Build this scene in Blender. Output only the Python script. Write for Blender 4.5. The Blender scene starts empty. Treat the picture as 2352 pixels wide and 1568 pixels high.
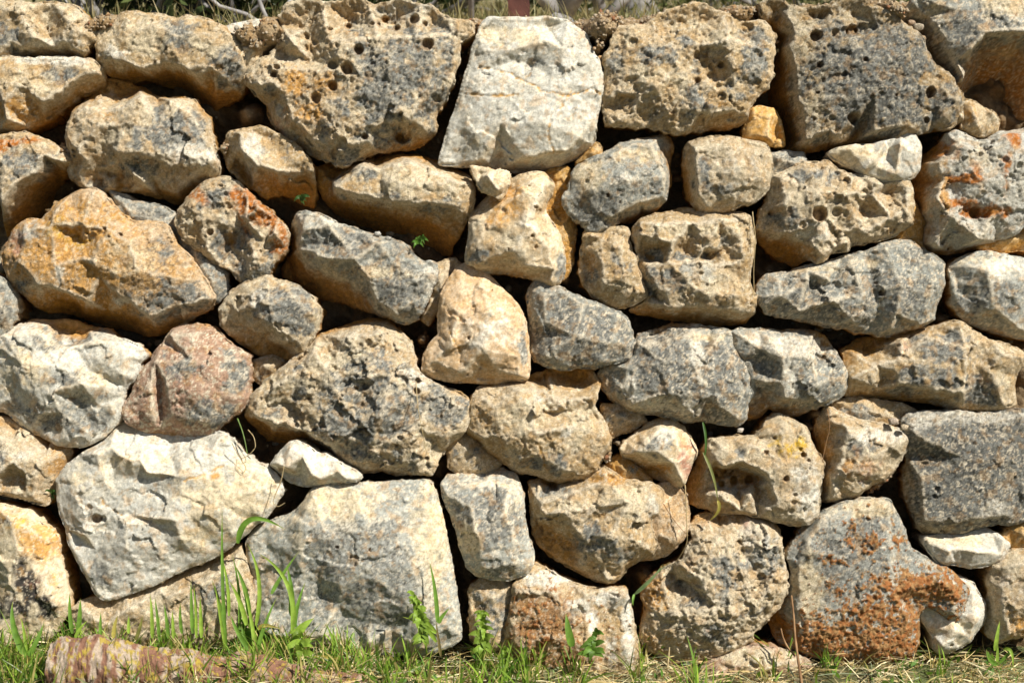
import bpy, math, random
import numpy as np
from mathutils import Vector
from mathutils.geometry import delaunay_2d_cdt

sc = bpy.context.scene
COL = sc.collection
R = math.radians

# ---------------------------------------------------------------- camera
PITCH = R(10.0)                       # the wall leans back by the same angle (batter)
S = 2.56 / 2352.0                     # one tracing unit in metres
D = 5.0
EX = np.array([1.0, 0.0, 0.0])
UP = np.array([0.0, math.sin(PITCH), math.cos(PITCH)])
NO = np.array([0.0, -math.cos(PITCH), math.sin(PITCH)])
C0 = np.array([0.0, 0.0, 0.767])

def W(x, y, z=0.0):
    """wall coordinates (right, down, out of the wall) -> world"""
    x = np.asarray(x, float); y = np.asarray(y, float); z = np.asarray(z, float)
    x, y, z = np.broadcast_arrays(x, y, z)
    return (C0 + ((x - 1176) * S)[..., None] * EX + ((784 - y) * S)[..., None] * UP + (z * S)[..., None] * NO)

cam_d = bpy.data.cameras.new("camera"); cam = bpy.data.objects.new("camera", cam_d)
COL.objects.link(cam); sc.camera = cam
cam.location = Vector(C0 + NO * (D - 30 * S))
cam.rotation_euler = (math.pi / 2 - PITCH, 0, 0)
cam_d.sensor_width = 36; cam_d.lens = 36 * D / 2.56
cam_d.clip_start = 0.05; cam_d.clip_end = 2000
cam_d.dof.use_dof = True; cam_d.dof.focus_distance = D - 0.02; cam_d.dof.aperture_fstop = 7.1

# ---------------------------------------------------------------- light
Lw = 0.50 * EX + 0.65 * UP + 0.57 * NO
Lw /= np.linalg.norm(Lw)
elev = math.asin(Lw[2]); azim = math.atan2(Lw[0], Lw[1])
world = bpy.data.worlds.new("World"); sc.world = world; world.use_nodes = True
nt = world.node_tree; nt.nodes.clear()
sky = nt.nodes.new("ShaderNodeTexSky"); sky.sky_type = 'NISHITA'; sky.sun_disc = False
sky.sun_elevation = elev; sky.sun_rotation = azim
bg = nt.nodes.new("ShaderNodeBackground"); bg.inputs[1].default_value = 0.05
wo = nt.nodes.new("ShaderNodeOutputWorld")
nt.links.new(sky.outputs[0], bg.inputs[0]); nt.links.new(bg.outputs[0], wo.inputs[0])
sun_d = bpy.data.lights.new("sun", 'SUN'); sun_d.energy = 5.0; sun_d.angle = R(0.5)
sun_d.color = (1.0, 0.955, 0.88)
sun = bpy.data.objects.new("sun", sun_d); COL.objects.link(sun)
sun.rotation_euler = Vector(Lw).to_track_quat('Z', 'Y').to_euler(); sun.location = (4, -6, 8)
sc.view_settings.view_transform = 'Standard'; sc.view_settings.look = 'None'
sc.view_settings.exposure = 0.52; sc.view_settings.gamma = 1

# ---------------------------------------------------------------- helpers
def tag(o, label=None, cat=None, group=None, kind=None):
    if label: o["label"] = label
    if cat: o["category"] = cat
    if group: o["group"] = group
    if kind: o["kind"] = kind
    return o

def empty(name, loc, label=None, cat=None, group=None):
    o = bpy.data.objects.new(name, None); COL.objects.link(o)
    o.location = Vector([float(c) for c in loc]); o.empty_display_size = 0.05
    return tag(o, label, cat, group)

def mesh_obj(name, verts, faces, mat, parent=None, smooth=True, cols=None, origin=None):
    """verts: (n,3) world array; faces: (m,k) int array or list of tuples"""
    verts = np.asarray(verts, float)
    if origin is None:
        origin = verts.mean(0) if parent is None else np.array(parent.location)
    origin = np.asarray(origin, float)
    me = bpy.data.meshes.new(name)
    v = (verts - origin).astype(np.float32)
    if isinstance(faces, np.ndarray):
        n, k = faces.shape
        me.vertices.add(len(v)); me.vertices.foreach_set("co", v.ravel())
        me.loops.add(n * k); me.loops.foreach_set("vertex_index", faces.astype(np.int32).ravel())
        me.polygons.add(n); me.polygons.foreach_set("loop_start", np.arange(n, dtype=np.int32) * k)
        me.polygons.foreach_set("loop_total", np.full(n, k, np.int32))
        me.update(calc_edges=True); me.validate()
    else:
        me.from_pydata([tuple(p) for p in v], [], faces); me.update()
    if smooth:
        me.polygons.foreach_set("use_smooth", np.ones(len(me.polygons), bool))
    if cols is not None:
        a = me.attributes.new("Col", 'FLOAT_COLOR', 'POINT')
        c = np.ones((len(v), 4), np.float32); c[:, :3] = cols
        a.data.foreach_set("color", c.ravel())
    me.materials.append(mat)
    o = bpy.data.objects.new(name, me); COL.objects.link(o)
    if parent is None: o.location = Vector(origin)
    else: o.parent = parent
    return o

def _hash(ix, iy, iz, seed):
    h = (ix * 374761393 + iy * 668265263 + iz * 1274126177 + seed * 974634777) & 0xFFFFFFFF
    h = ((h ^ (h >> 13)) * 1274126177) & 0xFFFFFFFF
    h = ((h ^ (h >> 16)) * 2246822519) & 0xFFFFFFFF
    return (h ^ (h >> 15)) & 0xFFFFFFFF

def noise(p, seed=0):
    """gradient noise, p (n,2) or (n,3) -> (n,) about -1..1"""
    p = np.asarray(p, float)
    if p.shape[1] == 2: p = np.concatenate([p, np.full((len(p), 1), 0.37)], 1)
    i = np.floor(p).astype(np.int64); f = p - i
    u = f * f * f * (f * (f * 6 - 15) + 10)
    out = 0
    for dx in (0, 1):
        wx = u[:, 0] if dx else 1 - u[:, 0]
        for dy in (0, 1):
            wy = u[:, 1] if dy else 1 - u[:, 1]
            for dz in (0, 1):
                wz = u[:, 2] if dz else 1 - u[:, 2]
                h = _hash(i[:, 0] + dx, i[:, 1] + dy, i[:, 2] + dz, seed)
                gx = (h & 1023) / 511.5 - 1; gy = ((h >> 10) & 1023) / 511.5 - 1; gz = ((h >> 20) & 1023) / 511.5 - 1
                out = out + wx * wy * wz * (gx * (f[:, 0] - dx) + gy * (f[:, 1] - dy) + gz * (f[:, 2] - dz))
    return out * 1.5

def fbm(p, oct=3, seed=0, gain=0.5):
    a = 1.0; s = 0; q = np.asarray(p, float)
    for k in range(oct):
        s = s + a * noise(q, seed + k * 17); q = q * 2.03 + 5.1; a *= gain
    return s

def sstep(a, b, x):
    t = np.clip((x - a) / (b - a), 0, 1); return t * t * (3 - 2 * t)

# ---------------------------------------------------------------- materials
def new_mat(name):
    m = bpy.data.materials.new(name); m.use_nodes = True
    n = m.node_tree; n.nodes.clear()
    out = n.nodes.new("ShaderNodeOutputMaterial"); b = n.nodes.new("ShaderNodeBsdfPrincipled")
    n.links.new(b.outputs[0], out.inputs[0])
    return m, n, b

def N(n, kind, **kw):
    x = n.nodes.new(kind)
    for k, v in kw.items():
        if k.startswith("in_"): x.inputs[k[3:].replace("_", " ")].default_value = v
        else: setattr(x, k, v)
    return x

def rock_material(name, rough=1.0, speck=0.5):
    m, n, b = new_mat(name); L = n.links.new
    at = N(n, "ShaderNodeAttribute", attribute_name="Col")
    tc = N(n, "ShaderNodeTexCoord")
    n1 = N(n, "ShaderNodeTexNoise", in_Scale=95.0, in_Detail=6.0, in_Roughness=0.72); L(tc.outputs["Object"], n1.inputs["Vector"])
    n2 = N(n, "ShaderNodeTexNoise", in_Scale=420.0, in_Detail=3.0, in_Roughness=0.7); L(tc.outputs["Object"], n2.inputs["Vector"])
    r1 = N(n, "ShaderNodeValToRGB"); L(n1.outputs[0], r1.inputs[0])
    r1.color_ramp.elements[0].position = 0.30; r1.color_ramp.elements[0].color = (0.62, 0.60, 0.56, 1)
    r1.color_ramp.elements[1].position = 0.66; r1.color_ramp.elements[1].color = (1.22, 1.22, 1.22, 1)
    mx = N(n, "ShaderNodeMix", data_type='RGBA', blend_type='MULTIPLY'); mx.inputs[0].default_value = 1.0
    L(at.outputs["Color"], mx.inputs[6]); L(r1.outputs[0], mx.inputs[7])
    r2 = N(n, "ShaderNodeValToRGB"); L(n2.outputs[0], r2.inputs[0])
    r2.color_ramp.elements[0].position = 0.32; r2.color_ramp.elements[0].color = (1 - speck, 1 - speck, 1 - speck, 1)
    r2.color_ramp.elements[1].position = 0.60; r2.color_ramp.elements[1].color = (1.1, 1.1, 1.1, 1)
    m2 = N(n, "ShaderNodeMix", data_type='RGBA', blend_type='MULTIPLY'); m2.inputs[0].default_value = 1.0
    L(mx.outputs[2], m2.inputs[6]); L(r2.outputs[0], m2.inputs[7])
    L(m2.outputs[2], b.inputs["Base Color"])
    b.inputs["Roughness"].default_value = 0.86; b.inputs["Specular IOR Level"].default_value = 0.25
    bu1 = N(n, "ShaderNodeBump"); bu1.inputs["Strength"].default_value = 1.0 * rough; bu1.inputs["Distance"].default_value = 0.0042
    bu2 = N(n, "ShaderNodeBump"); bu2.inputs["Strength"].default_value = 0.9 * rough; bu2.inputs["Distance"].default_value = 0.0028
    L(n1.outputs[0], bu1.inputs["Height"]); L(n2.outputs[0], bu2.inputs["Height"])
    L(bu1.outputs[0], bu2.inputs["Normal"]); L(bu2.outputs[0], b.inputs["Normal"])
    return m

M_ROCK = rock_material("weathered_limestone", 1.1, 0.42)
M_SMOOTH = rock_material("fresh_limestone", 0.6, 0.2)
M_CRUST = rock_material("coarse_limestone", 1.7, 0.5)
M_EARTH = rock_material("earth", 1.8, 0.35)

# ---------------------------------------------------------------- stones
PAL = dict(
    cream=((0.63, 0.545, 0.40), (0.53, 0.42, 0.28)),
    white=((0.61, 0.595, 0.53), (0.52, 0.50, 0.43)),
    tan=((0.60, 0.485, 0.33), (0.49, 0.37, 0.225)),
    ochre=((0.56, 0.36, 0.16), (0.50, 0.29, 0.11)),
    pink=((0.52, 0.38, 0.29), (0.42, 0.28, 0.20)),
    lgrey=((0.41, 0.41, 0.365), (0.34, 0.345, 0.31)),
    grey=((0.31, 0.315, 0.29), (0.24, 0.245, 0.225)),
    peach=((0.64, 0.50, 0.35), (0.55, 0.40, 0.25)),
)
PCH = dict(g=(0.25, 0.248, 0.222), o=(0.56, 0.34, 0.15), r=(0.46, 0.19, 0.07), w=(0.76, 0.72, 0.62), d=(0.05, 0.045, 0.04),
           c=(0.66, 0.57, 0.41), p=(0.50, 0.30, 0.22), l=(0.42, 0.42, 0.38), y=(0.62, 0.42, 0.11), b=(0.36, 0.22, 0.12))

def parse(s, dz):
    out = []
    for t in s.split():
        a = [float(q) for q in t.split(",")]
        if len(a) == 2: a.append(dz)
        out.append(a)
    return np.array(out)

def poly_dist(P, poly, zs):
    """distance to the outline and the outline's own depth at the nearest point"""
    A = poly; B = np.roll(poly, -1, 0); dmin = np.full(len(P), 1e9); zn = np.zeros(len(P))
    for a, b, za, zb_ in zip(A, B, zs, np.roll(zs, -1)):
        ab = b - a; t = np.clip(((P - a) @ ab) / (ab @ ab + 1e-9), 0, 1)
        d = np.linalg.norm(P - a - t[:, None] * ab, axis=1); m = d < dmin
        dmin[m] = d[m]; zn[m] = (za + t * (zb_ - za))[m]
    return dmin, zn

def tin_eval(P, V, T):
    z = np.full(len(P), np.nan)
    for (a, b, c) in T:
        A, B, C = V[a], V[b], V[c]
        d = (B[0] - A[0]) * (C[1] - A[1]) - (C[0] - A[0]) * (B[1] - A[1])
        if abs(d) < 1e-6: continue
        u = ((P[:, 0] - A[0]) * (C[1] - A[1]) - (C[0] - A[0]) * (P[:, 1] - A[1])) / d
        v = ((B[0] - A[0]) * (P[:, 1] - A[1]) - (P[:, 0] - A[0]) * (B[1] - A[1])) / d
        m = (u >= -1e-3) & (v >= -1e-3) & (u + v <= 1.001)
        z[m] = A[2] + u[m] * (B[2] - A[2]) + v[m] * (C[2] - A[2])
    return z

STEP = 2.7
DZ = -20.0
ZS = 2.3
TOTAL = [0]
def stone(label, outline, inner, base='cream', patches='', f=0, kind='norm', holes='', cracks=(), T=240, A=1.0,
          name='wall_stone', mat=None, grey=0.0, fleck=0.5, stain=1.0, round_=7, pits=0.10, grow=3.0):  # stain scales soil colour and painted warm bounce together
    idx = TOTAL[0]; TOTAL[0] += 1; seed = idx * 101 + 7; rng = np.random.RandomState(seed)
    O = parse(outline, DZ); I = parse(inner, 0.0) if inner else np.zeros((0, 3))
    V = np.concatenate([O, I]); nO = len(O)
    zo = V[:nO, 2]; V[:nO, 2] = np.where(zo < 0, -np.minimum(0.16 * np.abs(zo) ** 1.52, 210), zo)
    V[nO:, 2] *= ZS
    vs = [Vector((p[0], p[1])) for p in V]
    res = delaunay_2d_cdt(vs, [(i, (i + 1) % nO) for i in range(nO)], [], 0, 0.01)
    rv = np.array([[p.x, p.y] for p in res[0]])
    zz = np.array([V[o[0]][2] if len(o) else V[int(np.argmin(np.sum((V[:, :2] - rv[k]) ** 2, 1)))][2] for k, o in enumerate(res[3])])
    VT = np.concatenate([rv, zz[:, None]], 1)
    tris = [t for t in res[2] if len(t) == 3]
    poly = O[:, :2]
    c = (poly.min(0) + poly.max(0)) / 2
    # densify the outline, soften corners a little, add a fractal edge
    seg = np.linalg.norm(np.roll(poly, -1, 0) - poly, axis=1); cum = np.concatenate([[0], np.cumsum(seg)]); per = cum[-1]
    n = max(36, int(per / 3.2)); t = np.arange(n) / n * per
    Pc = np.concatenate([poly, poly[:1]])
    B = np.stack([np.interp(t, cum, Pc[:, 0]), np.interp(t, cum, Pc[:, 1])], 1)
    for _ in range(2): B = 0.25 * np.roll(B, 1, 0) + 0.5 * B + 0.25 * np.roll(B, -1, 0)
    ea = {'smooth': 0.6, 'norm': 1.0, 'karst': 1.6}[kind]
    tg = np.roll(B, -1, 0) - np.roll(B, 1, 0); nm = np.stack([tg[:, 1], -tg[:, 0]], 1); nm /= np.linalg.norm(nm, axis=1, keepdims=True) + 1e-9
    orient = np.sign(np.sum(poly[:, 0] * np.roll(poly[:, 1], -1) - np.roll(poly[:, 0], -1) * poly[:, 1]))
    B = B + nm * (orient * grow + fbm(B / 16, 3, seed) * 3.0 * ea)[:, None]
    # regular grid clipped to the outline; the outside corners of border cells are pulled onto it
    x0, y0 = B.min(0) - STEP * 1.5; nx = int((B[:, 0].max() - x0) / STEP) + 3; ny = int((B[:, 1].max() - y0) / STEP) + 3
    gx, gy = np.meshgrid(x0 + np.arange(nx) * STEP, y0 + np.arange(ny) * STEP); G = np.stack([gx.ravel(), gy.ravel()], 1)
    inside = np.zeros(len(G), bool); dB = np.full(len(G), 1e9); near = np.zeros((len(G), 2))
    for p, q in zip(B, np.roll(B, -1, 0)):
        if abs(q[1] - p[1]) > 1e-9:
            cr_ = ((p[1] > G[:, 1]) != (q[1] > G[:, 1])) & (G[:, 0] < (q[0] - p[0]) * (G[:, 1] - p[1]) / (q[1] - p[1]) + p[0])
            inside ^= cr_
        ix = np.nonzero((np.abs(G[:, 0] - p[0]) < 16) & (np.abs(G[:, 1] - p[1]) < 16))[0]
        ab = q - p; tt = np.clip(((G[ix] - p) @ ab) / (ab @ ab + 1e-9), 0, 1); qq = p + tt[:, None] * ab
        dd = np.linalg.norm(G[ix] - qq, axis=1); mm = dd < dB[ix]
        dB[ix[mm]] = dd[mm]; near[ix[mm]] = qq[mm]
    ins2 = inside & (dB > STEP * 0.25)
    ij = (np.arange(ny - 1)[:, None] * nx + np.arange(nx - 1)[None]).ravel()
    cell = np.stack([ij, ij + 1, ij + nx + 1, ij + nx], 1)
    cell = cell[ins2[cell].any(1)]
    used = np.unique(cell); remap = np.full(len(G), -1); remap[used] = np.arange(len(used))
    P = G[used].copy(); out_ = ~ins2[used]; P[out_] = near[used][out_]
    F0 = remap[cell]
    d, zedge = poly_dist(P, poly, V[:nO, 2])
    d = np.where(out_, 0, d)
    edge = np.clip(d / 22, 0, 1)
    wamp = (3.5 if kind == 'smooth' else 5) * A
    wx = fbm(P / 30, 3, seed + 1) * wamp * edge; wy = fbm(P / 30, 3, seed + 2) * wamp * edge
    Pw = P + np.stack([wx, wy], 1)
    taps = [(0, 0), (2, 0), (-2, 0), (0, 2), (0, -2)]
    hs = []
    for tx, ty in taps:
        q = Pw + np.array([tx, ty]) * edge[:, None]
        zt = tin_eval(q, VT, tris); hs.append(np.where(np.isnan(zt) | (d < 0.6), zedge, zt))
    hs = np.array(hs); hc = hs[0]
    bad = np.isnan(hc); h = np.nanmean(np.where(np.isnan(hs), hc[None], hs), 0); h[np.isnan(h)] = -12; hc = np.where(bad, h, hc)
    convex = hc - h
    # broad ridges for colour (wide taps)
    wide = []
    for a in range(6):
        q = Pw + 10 * np.array([math.cos(a * 1.047), math.sin(a * 1.047)]) * edge[:, None]
        zt = tin_eval(q, VT, tris); wide.append(np.where(np.isnan(zt), h, zt))
    ridge = np.clip((h - np.mean(wide, 0)) / 3.0, -1, 1.5)
    Rr = round_ * (1 + 0.5 * noise(P / 35, seed + 3))
    k = np.clip(1 - d / Rr, 0, 1); h = h - Rr * (1 - np.sqrt(np.clip(1 - k * k, 0, 1)))
    # facets: randomly tilted chips
    cells = []
    def chips(cell, amp, sd):
        lo, hi = P.min(0) - cell, P.max(0) + cell
        nx, ny = int((hi[0] - lo[0]) / cell) + 1, int((hi[1] - lo[1]) / cell) + 1
        rg = np.random.RandomState(sd); out = np.zeros(len(P)); best = np.full(len(P), 1e9)
        Q = P + np.stack([fbm(P / (cell * .5), 3, sd), fbm(P / (cell * .5), 3, sd + 9)], 1) * cell * 0.28
        pts = np.stack([lo[0] + (rg.rand(nx * ny) * 1.0 + np.tile(np.arange(nx), ny)) * cell,
                        lo[1] + (rg.rand(nx * ny) * 1.0 + np.repeat(np.arange(ny), nx)) * cell], 1)
        g = rg.randn(len(pts), 2); off = rg.randn(len(pts)) * 0.5; cid = np.zeros(len(P)); rc_ = rg.randn(len(pts))
        for j in range(len(pts)):
            dd = Q - pts[j]; dist = (dd ** 2).sum(1); mm = dist < best
            best[mm] = dist[mm]
            out[mm] = off[j] + (dd[mm] @ g[j]) / cell; cid[mm] = rc_[j]
        cells.append(cid)
        return out * amp
    e2 = np.clip(d / 10, 0.25, 1)
    if kind == 'smooth':
        disp = fbm(P / 80, 3, seed + 4) * 5 * A + chips(90, 3.8 * A, seed + 5) * e2 + chips(30, 0.9 * A, seed + 6) * e2 + fbm(P / 7, 3, seed + 8) * 0.55 * A
        mid = fbm(P / 20, 3, seed + 7)
        disp += mid * 0.5 * A
    elif kind == 'norm':
        mid = fbm(P / 24, 4, seed + 7, 0.55)
        disp = fbm(P / 90, 2, seed + 4) * 6 * A + chips(66, 5.0 * A, seed + 5) * e2 + chips(26, 1.8 * A, seed + 6) * e2
        disp += -np.abs(mid) * 2.8 * A + fbm(P / 8, 4, seed + 8, 0.65) * 1.5 * A
    else:
        mid = fbm(P / 26, 4, seed + 7, 0.6)
        disp = fbm(P / 70, 3, seed + 4) * 7 * A + chips(56, 4.6 * A, seed + 5) * e2 - np.abs(mid) * 7.0 * A + chips(22, 2.0 * A, seed + 6) * e2 + fbm(P / 9, 4, seed + 8, 0.65) * 2.6 * A
    # fracture lines
    fr = fbm(P / 48, 3, seed + 51, 0.55); fm = sstep(0.0, 0.25, noise(P / 60, seed + 52))
    disp -= (np.clip(1 - np.abs(fr) / 0.035, 0, 1) * fm * 3.4 + sstep(0.0, 0.03, fr) * fm * 1.8)
    if kind == 'karst':
        area = per * per / 14
        for _ in range(int(area / 900 * pits)):
            q = P[rng.randint(len(P))]; rr = 2.5 + 6 * rng.rand() ** 2.5
            el = 1 + rng.rand() * 0.8; an = rng.rand() * 3.1
            dx = P[:, 0] - q[0]; dy = P[:, 1] - q[1]
            du = dx * math.cos(an) + dy * math.sin(an); dv = -dx * math.sin(an) + dy * math.cos(an)
            dd = np.sqrt((du / el) ** 2 + dv ** 2)
            disp -= np.clip((1 - dd / rr) * 2.0, 0, 1) * rr * 1.1
    holem = np.zeros(len(P))
    for hh in holes.split():
        a = [float(q) for q in hh.split(",")]; x, y, rr = a[:3]; dep = a[3] if len(a) > 3 else 2.2
        dd = np.linalg.norm(P - [x, y], axis=1) * (1 + 0.22 * noise(P / (rr * 1.1), seed + 21)) 
        kk = np.clip((1.05 - dd / rr) * 2.6, 0, 1); kk = kk * kk * (3 - 2 * kk)
        disp -= kk * rr * dep; holem = np.maximum(holem, kk * (dep > 1.5))
        disp += np.exp(-((dd / rr - 1.15) / 0.25) ** 2) * 1.5
    crk = np.zeros(len(P))
    for cr in cracks:
        cp = parse(cr, 0)[:, :2]; dd = np.full(len(P), 1e9)
        Q = P + np.stack([noise(P / 12, seed + 31), noise(P / 12, seed + 32)], 1) * 4
        for a, b in zip(cp[:-1], cp[1:]):
            ab = b - a; tt = np.clip(((Q - a) @ ab) / (ab @ ab), 0, 1)
            dd = np.minimum(dd, np.linalg.norm(Q - a - tt[:, None] * ab, axis=1))
        crk = np.maximum(crk, np.clip(1 - dd / 5, 0, 1)); disp -= np.clip(1 - dd / 3.5, 0, 1) * 4
    # rust-coloured raised crust
    crust = np.zeros(len(P)); masks = {}
    for ps in patches.split():
        a = ps.split(","); kd = a[0]; x, y, rx, ry = map(float, a[1:5]); st = float(a[5]) if len(a) > 5 else 1.0
        dd = ((P[:, 0] - x) / rx) ** 2 + ((P[:, 1] - y) / ry) ** 2
        masks[kd] = np.maximum(masks.get(kd, np.zeros(len(P))), st * np.exp(-dd * 0.5))
    if 'K' in masks:   # crust of rust-coloured growth
        mk = masks.pop('K'); crust = sstep(0.45, 0.50, mk * 0.92 + fbm(P / 14, 5, seed + 41, 0.7) * 0.55)
        disp += crust * (3.0 + fbm(P / 9, 4, seed + 42, 0.8) * 4.5)
    z = h + disp * np.clip(0.35 + d / 14, 0, 1) + f
    front = np.concatenate([P, z[:, None]], 1)
    nv = len(P)
    e = np.concatenate([F0[:, [0, 1]], F0[:, [1, 2]], F0[:, [2, 3]], F0[:, [3, 0]]])
    key = e[:, 0].astype(np.int64) * nv + e[:, 1]; rkey = e[:, 1].astype(np.int64) * nv + e[:, 0]
    bord = e[~np.isin(key, rkey)]
    bv = np.unique(bord); bmap = np.full(nv, -1); bmap[bv] = np.arange(len(bv)); nbv = len(bv)
    z0 = z[bv]; zb = -T + f; nb = 6; sides = []
    dirv = P[bv] - c; dirv /= np.linalg.norm(dirv, axis=1, keepdims=True) + 1e-9
    for j in range(1, nb + 1):
        tt = j / nb; q = c + (P[bv] - c) * (1 - 0.10 * tt ** 1.5 - 0.02 * tt)
        jit = fbm(np.concatenate([q / 18, np.full((nbv, 1), j * 1.3)], 1), 4, seed + 11, .6) * 7
        q = q + dirv * jit[:, None]
        sides.append(np.concatenate([q, (z0 * (1 - tt) + zb * tt)[:, None]], 1))
    sides = np.concatenate(sides)
    allv = np.concatenate([front, sides, [[c[0], c[1], zb]]])
    F = [F0]; pa, pb = bord[:, 0], bord[:, 1]
    for k_ in range(nb):
        ca = nv + k_ * nbv + bmap[bord[:, 0]]; cb = nv + k_ * nbv + bmap[bord[:, 1]]
        F.append(np.stack([pb, pa, ca, cb], 1)); pa, pb = ca, cb
    F = np.concatenate(F)
    bc = len(allv) - 1
    ftri = []; btri = [(int(x_), int(y_), bc) for x_, y_ in zip(pb, pa)]
    # image y runs downwards, so the grid winding already faces out of the wall when flipped
    # as quads with collapsed corner would be degenerate: mix through polygons
    # ---- colour
    Q = allv[:, :2]; dep = allv[:, 2]
    nf = len(front)
    p3 = allv / 1.0
    b0, b1 = map(np.array, PAL[base])
    t1 = sstep(-0.35, 0.45, fbm(p3 / 55, 4, seed + 12))[:, None]
    col = b0 * t1 + b1 * (1 - t1)
    nz = fbm(p3 / 34, 5, seed + 13, 0.62); nz2 = fbm(p3 / 13, 4, seed + 14, 0.6)
    def full(a, fill=0.0):
        out = np.full(len(allv), fill); out[:nf] = a; return out
    rg = full(ridge); ed = full(np.clip(1 - d / 16, 0, 1), 1.0)
    g = masks.pop('g', np.zeros(nf))
    gm = sstep(0.36, 0.58, full(g) * 0.95 + grey + 0.09 + nz * 0.25 + fbm(p3 / 60, 2, seed + 19)[:, None][:, 0] * 0.16 + full(np.clip(cells[0], -1, 1) * 0.13 + np.clip(cells[1], -1, 1) * 0.10) - np.clip(rg, 0, 1) * 0.25 - ed * 0.22)[:, None]
    gcol = np.array(PCH['g']) * (1 + 0.4 * nz2[:, None]); col = col * (1 - gm) + gcol * gm
    for kd, mk in masks.items():
        mm = sstep(0.30, 0.70, full(mk) + nz * 0.36 + nz2 * 0.12)[:, None] * min(1, float(mk.max()) * 1.3)
        col = col * (1 - mm) + np.array(PCH[kd]) * (1 + 0.22 * nz2[:, None]) * mm
    # pale worn ridges and flecks of bare limestone
    pale = np.array((0.74, 0.66, 0.52)) if base != 'ochre' else np.array((0.64, 0.50, 0.32))
    pr = np.clip(np.clip(rg - 0.1, 0, 1.2) * 0.6 + ed * 0.14 * (nz2 > 0), 0, 0.75)[:, None]
    col = col * (1 - pr) + pale * pr
    fl = np.clip(sstep(0.27, 0.37, fbm(p3 / 11, 5, seed + 15, 0.75) * (0.7 + 0.6 * (nz > -0.05)))[:, None] * (0.18 + fleck) * 0.9 * (1 - 0.3 * gm), 0, 0.95)
    col = col * (1 - fl) + pale * fl
    dk = sstep(0.32, 0.5, fbm(p3 / 8, 4, seed + 18, 0.75))[:, None] * 0.5
    col = col * (1 - dk * (gm * 0.6 + 0.4))
    ou = sstep(0.22, 0.5, fbm(p3 / 26, 4, seed + 16, 0.6))[:, None] * 0.30
    col = col * (1 - ou) + np.array((0.50, 0.29, 0.11)) * ou
    if kind == 'karst':
        mid_ = sstep(0.25, 0.02, np.abs(full(mid, 1)))[:, None] * 0.0
        col = col * (1 - mid_)
    if crust.any():
        cm = full(crust)[:, None]; rc = np.array((0.36, 0.165, 0.075)); rc2 = np.array((0.40, 0.25, 0.13))
        t2 = sstep(-0.3, 0.3, nz2)[:, None]
        col = col * (1 - cm) + (rc * t2 + rc2 * (1 - t2)) * cm
    if crk.any():
        cm = full(crk)[:, None] * sstep(-0.2, 0.2, nz2)[:, None] * 0.8; col = col * (1 - cm) + np.array((0.50, 0.27, 0.06)) * cm
    hm = full(holem)[:, None] * 0.45; col = col * (1 - hm) + np.array((0.35, 0.20, 0.09)) * hm
    # bedding-soil stain plus warm bounce tone of shaded undersides, both painted by depth
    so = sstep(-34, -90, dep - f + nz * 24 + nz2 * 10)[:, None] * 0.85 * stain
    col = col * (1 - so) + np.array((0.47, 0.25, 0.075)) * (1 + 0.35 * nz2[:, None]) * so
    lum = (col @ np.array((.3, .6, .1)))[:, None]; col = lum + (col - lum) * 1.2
    col = np.clip(col, 0.015, 0.82)
    if mat is None: mat = {'smooth': M_SMOOTH, 'norm': M_ROCK, 'karst': M_ROCK}[kind]
    wv = W(allv[:, 0], allv[:, 1], allv[:, 2])
    # build with quads + triangle fans
    me_f = [tuple(int(q) for q in row) for row in F] if False else None
    faces = F
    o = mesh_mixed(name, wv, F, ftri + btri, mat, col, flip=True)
    tag(o, label, 'stone', 'stones of the dry stone wall')
    return o

def mesh_mixed(name, verts, quads, tris, mat, cols, flip=False):
    origin = verts.mean(0); v = (verts - origin).astype(np.float32)
    quads = np.asarray(quads, np.int32); tris = np.asarray(tris, np.int32)
    if flip: quads = quads[:, ::-1]; tris = tris[:, ::-1]
    me = bpy.data.meshes.new(name); me.vertices.add(len(v)); me.vertices.foreach_set("co", v.ravel())
    li = np.concatenate([quads.ravel(), tris.ravel()])
    me.loops.add(len(li)); me.loops.foreach_set("vertex_index", li)
    nq, ntr = len(quads), len(tris); me.polygons.add(nq + ntr)
    ls = np.concatenate([np.arange(nq) * 4, nq * 4 + np.arange(ntr) * 3]).astype(np.int32)
    me.polygons.foreach_set("loop_start", ls)
    me.polygons.foreach_set("loop_total", np.concatenate([np.full(nq, 4), np.full(ntr, 3)]).astype(np.int32))
    me.update(calc_edges=True); me.validate()
    me.polygons.foreach_set("use_smooth", np.ones(nq + ntr, bool))
    a = me.attributes.new("Col", 'FLOAT_COLOR', 'POINT'); c = np.ones((len(v), 4), np.float32); c[:, :3] = cols
    a.data.foreach_set("color", c.ravel())
    me.materials.append(mat)
    o = bpy.data.objects.new(name, me); COL.objects.link(o); o.location = Vector(origin)
    return o
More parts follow.
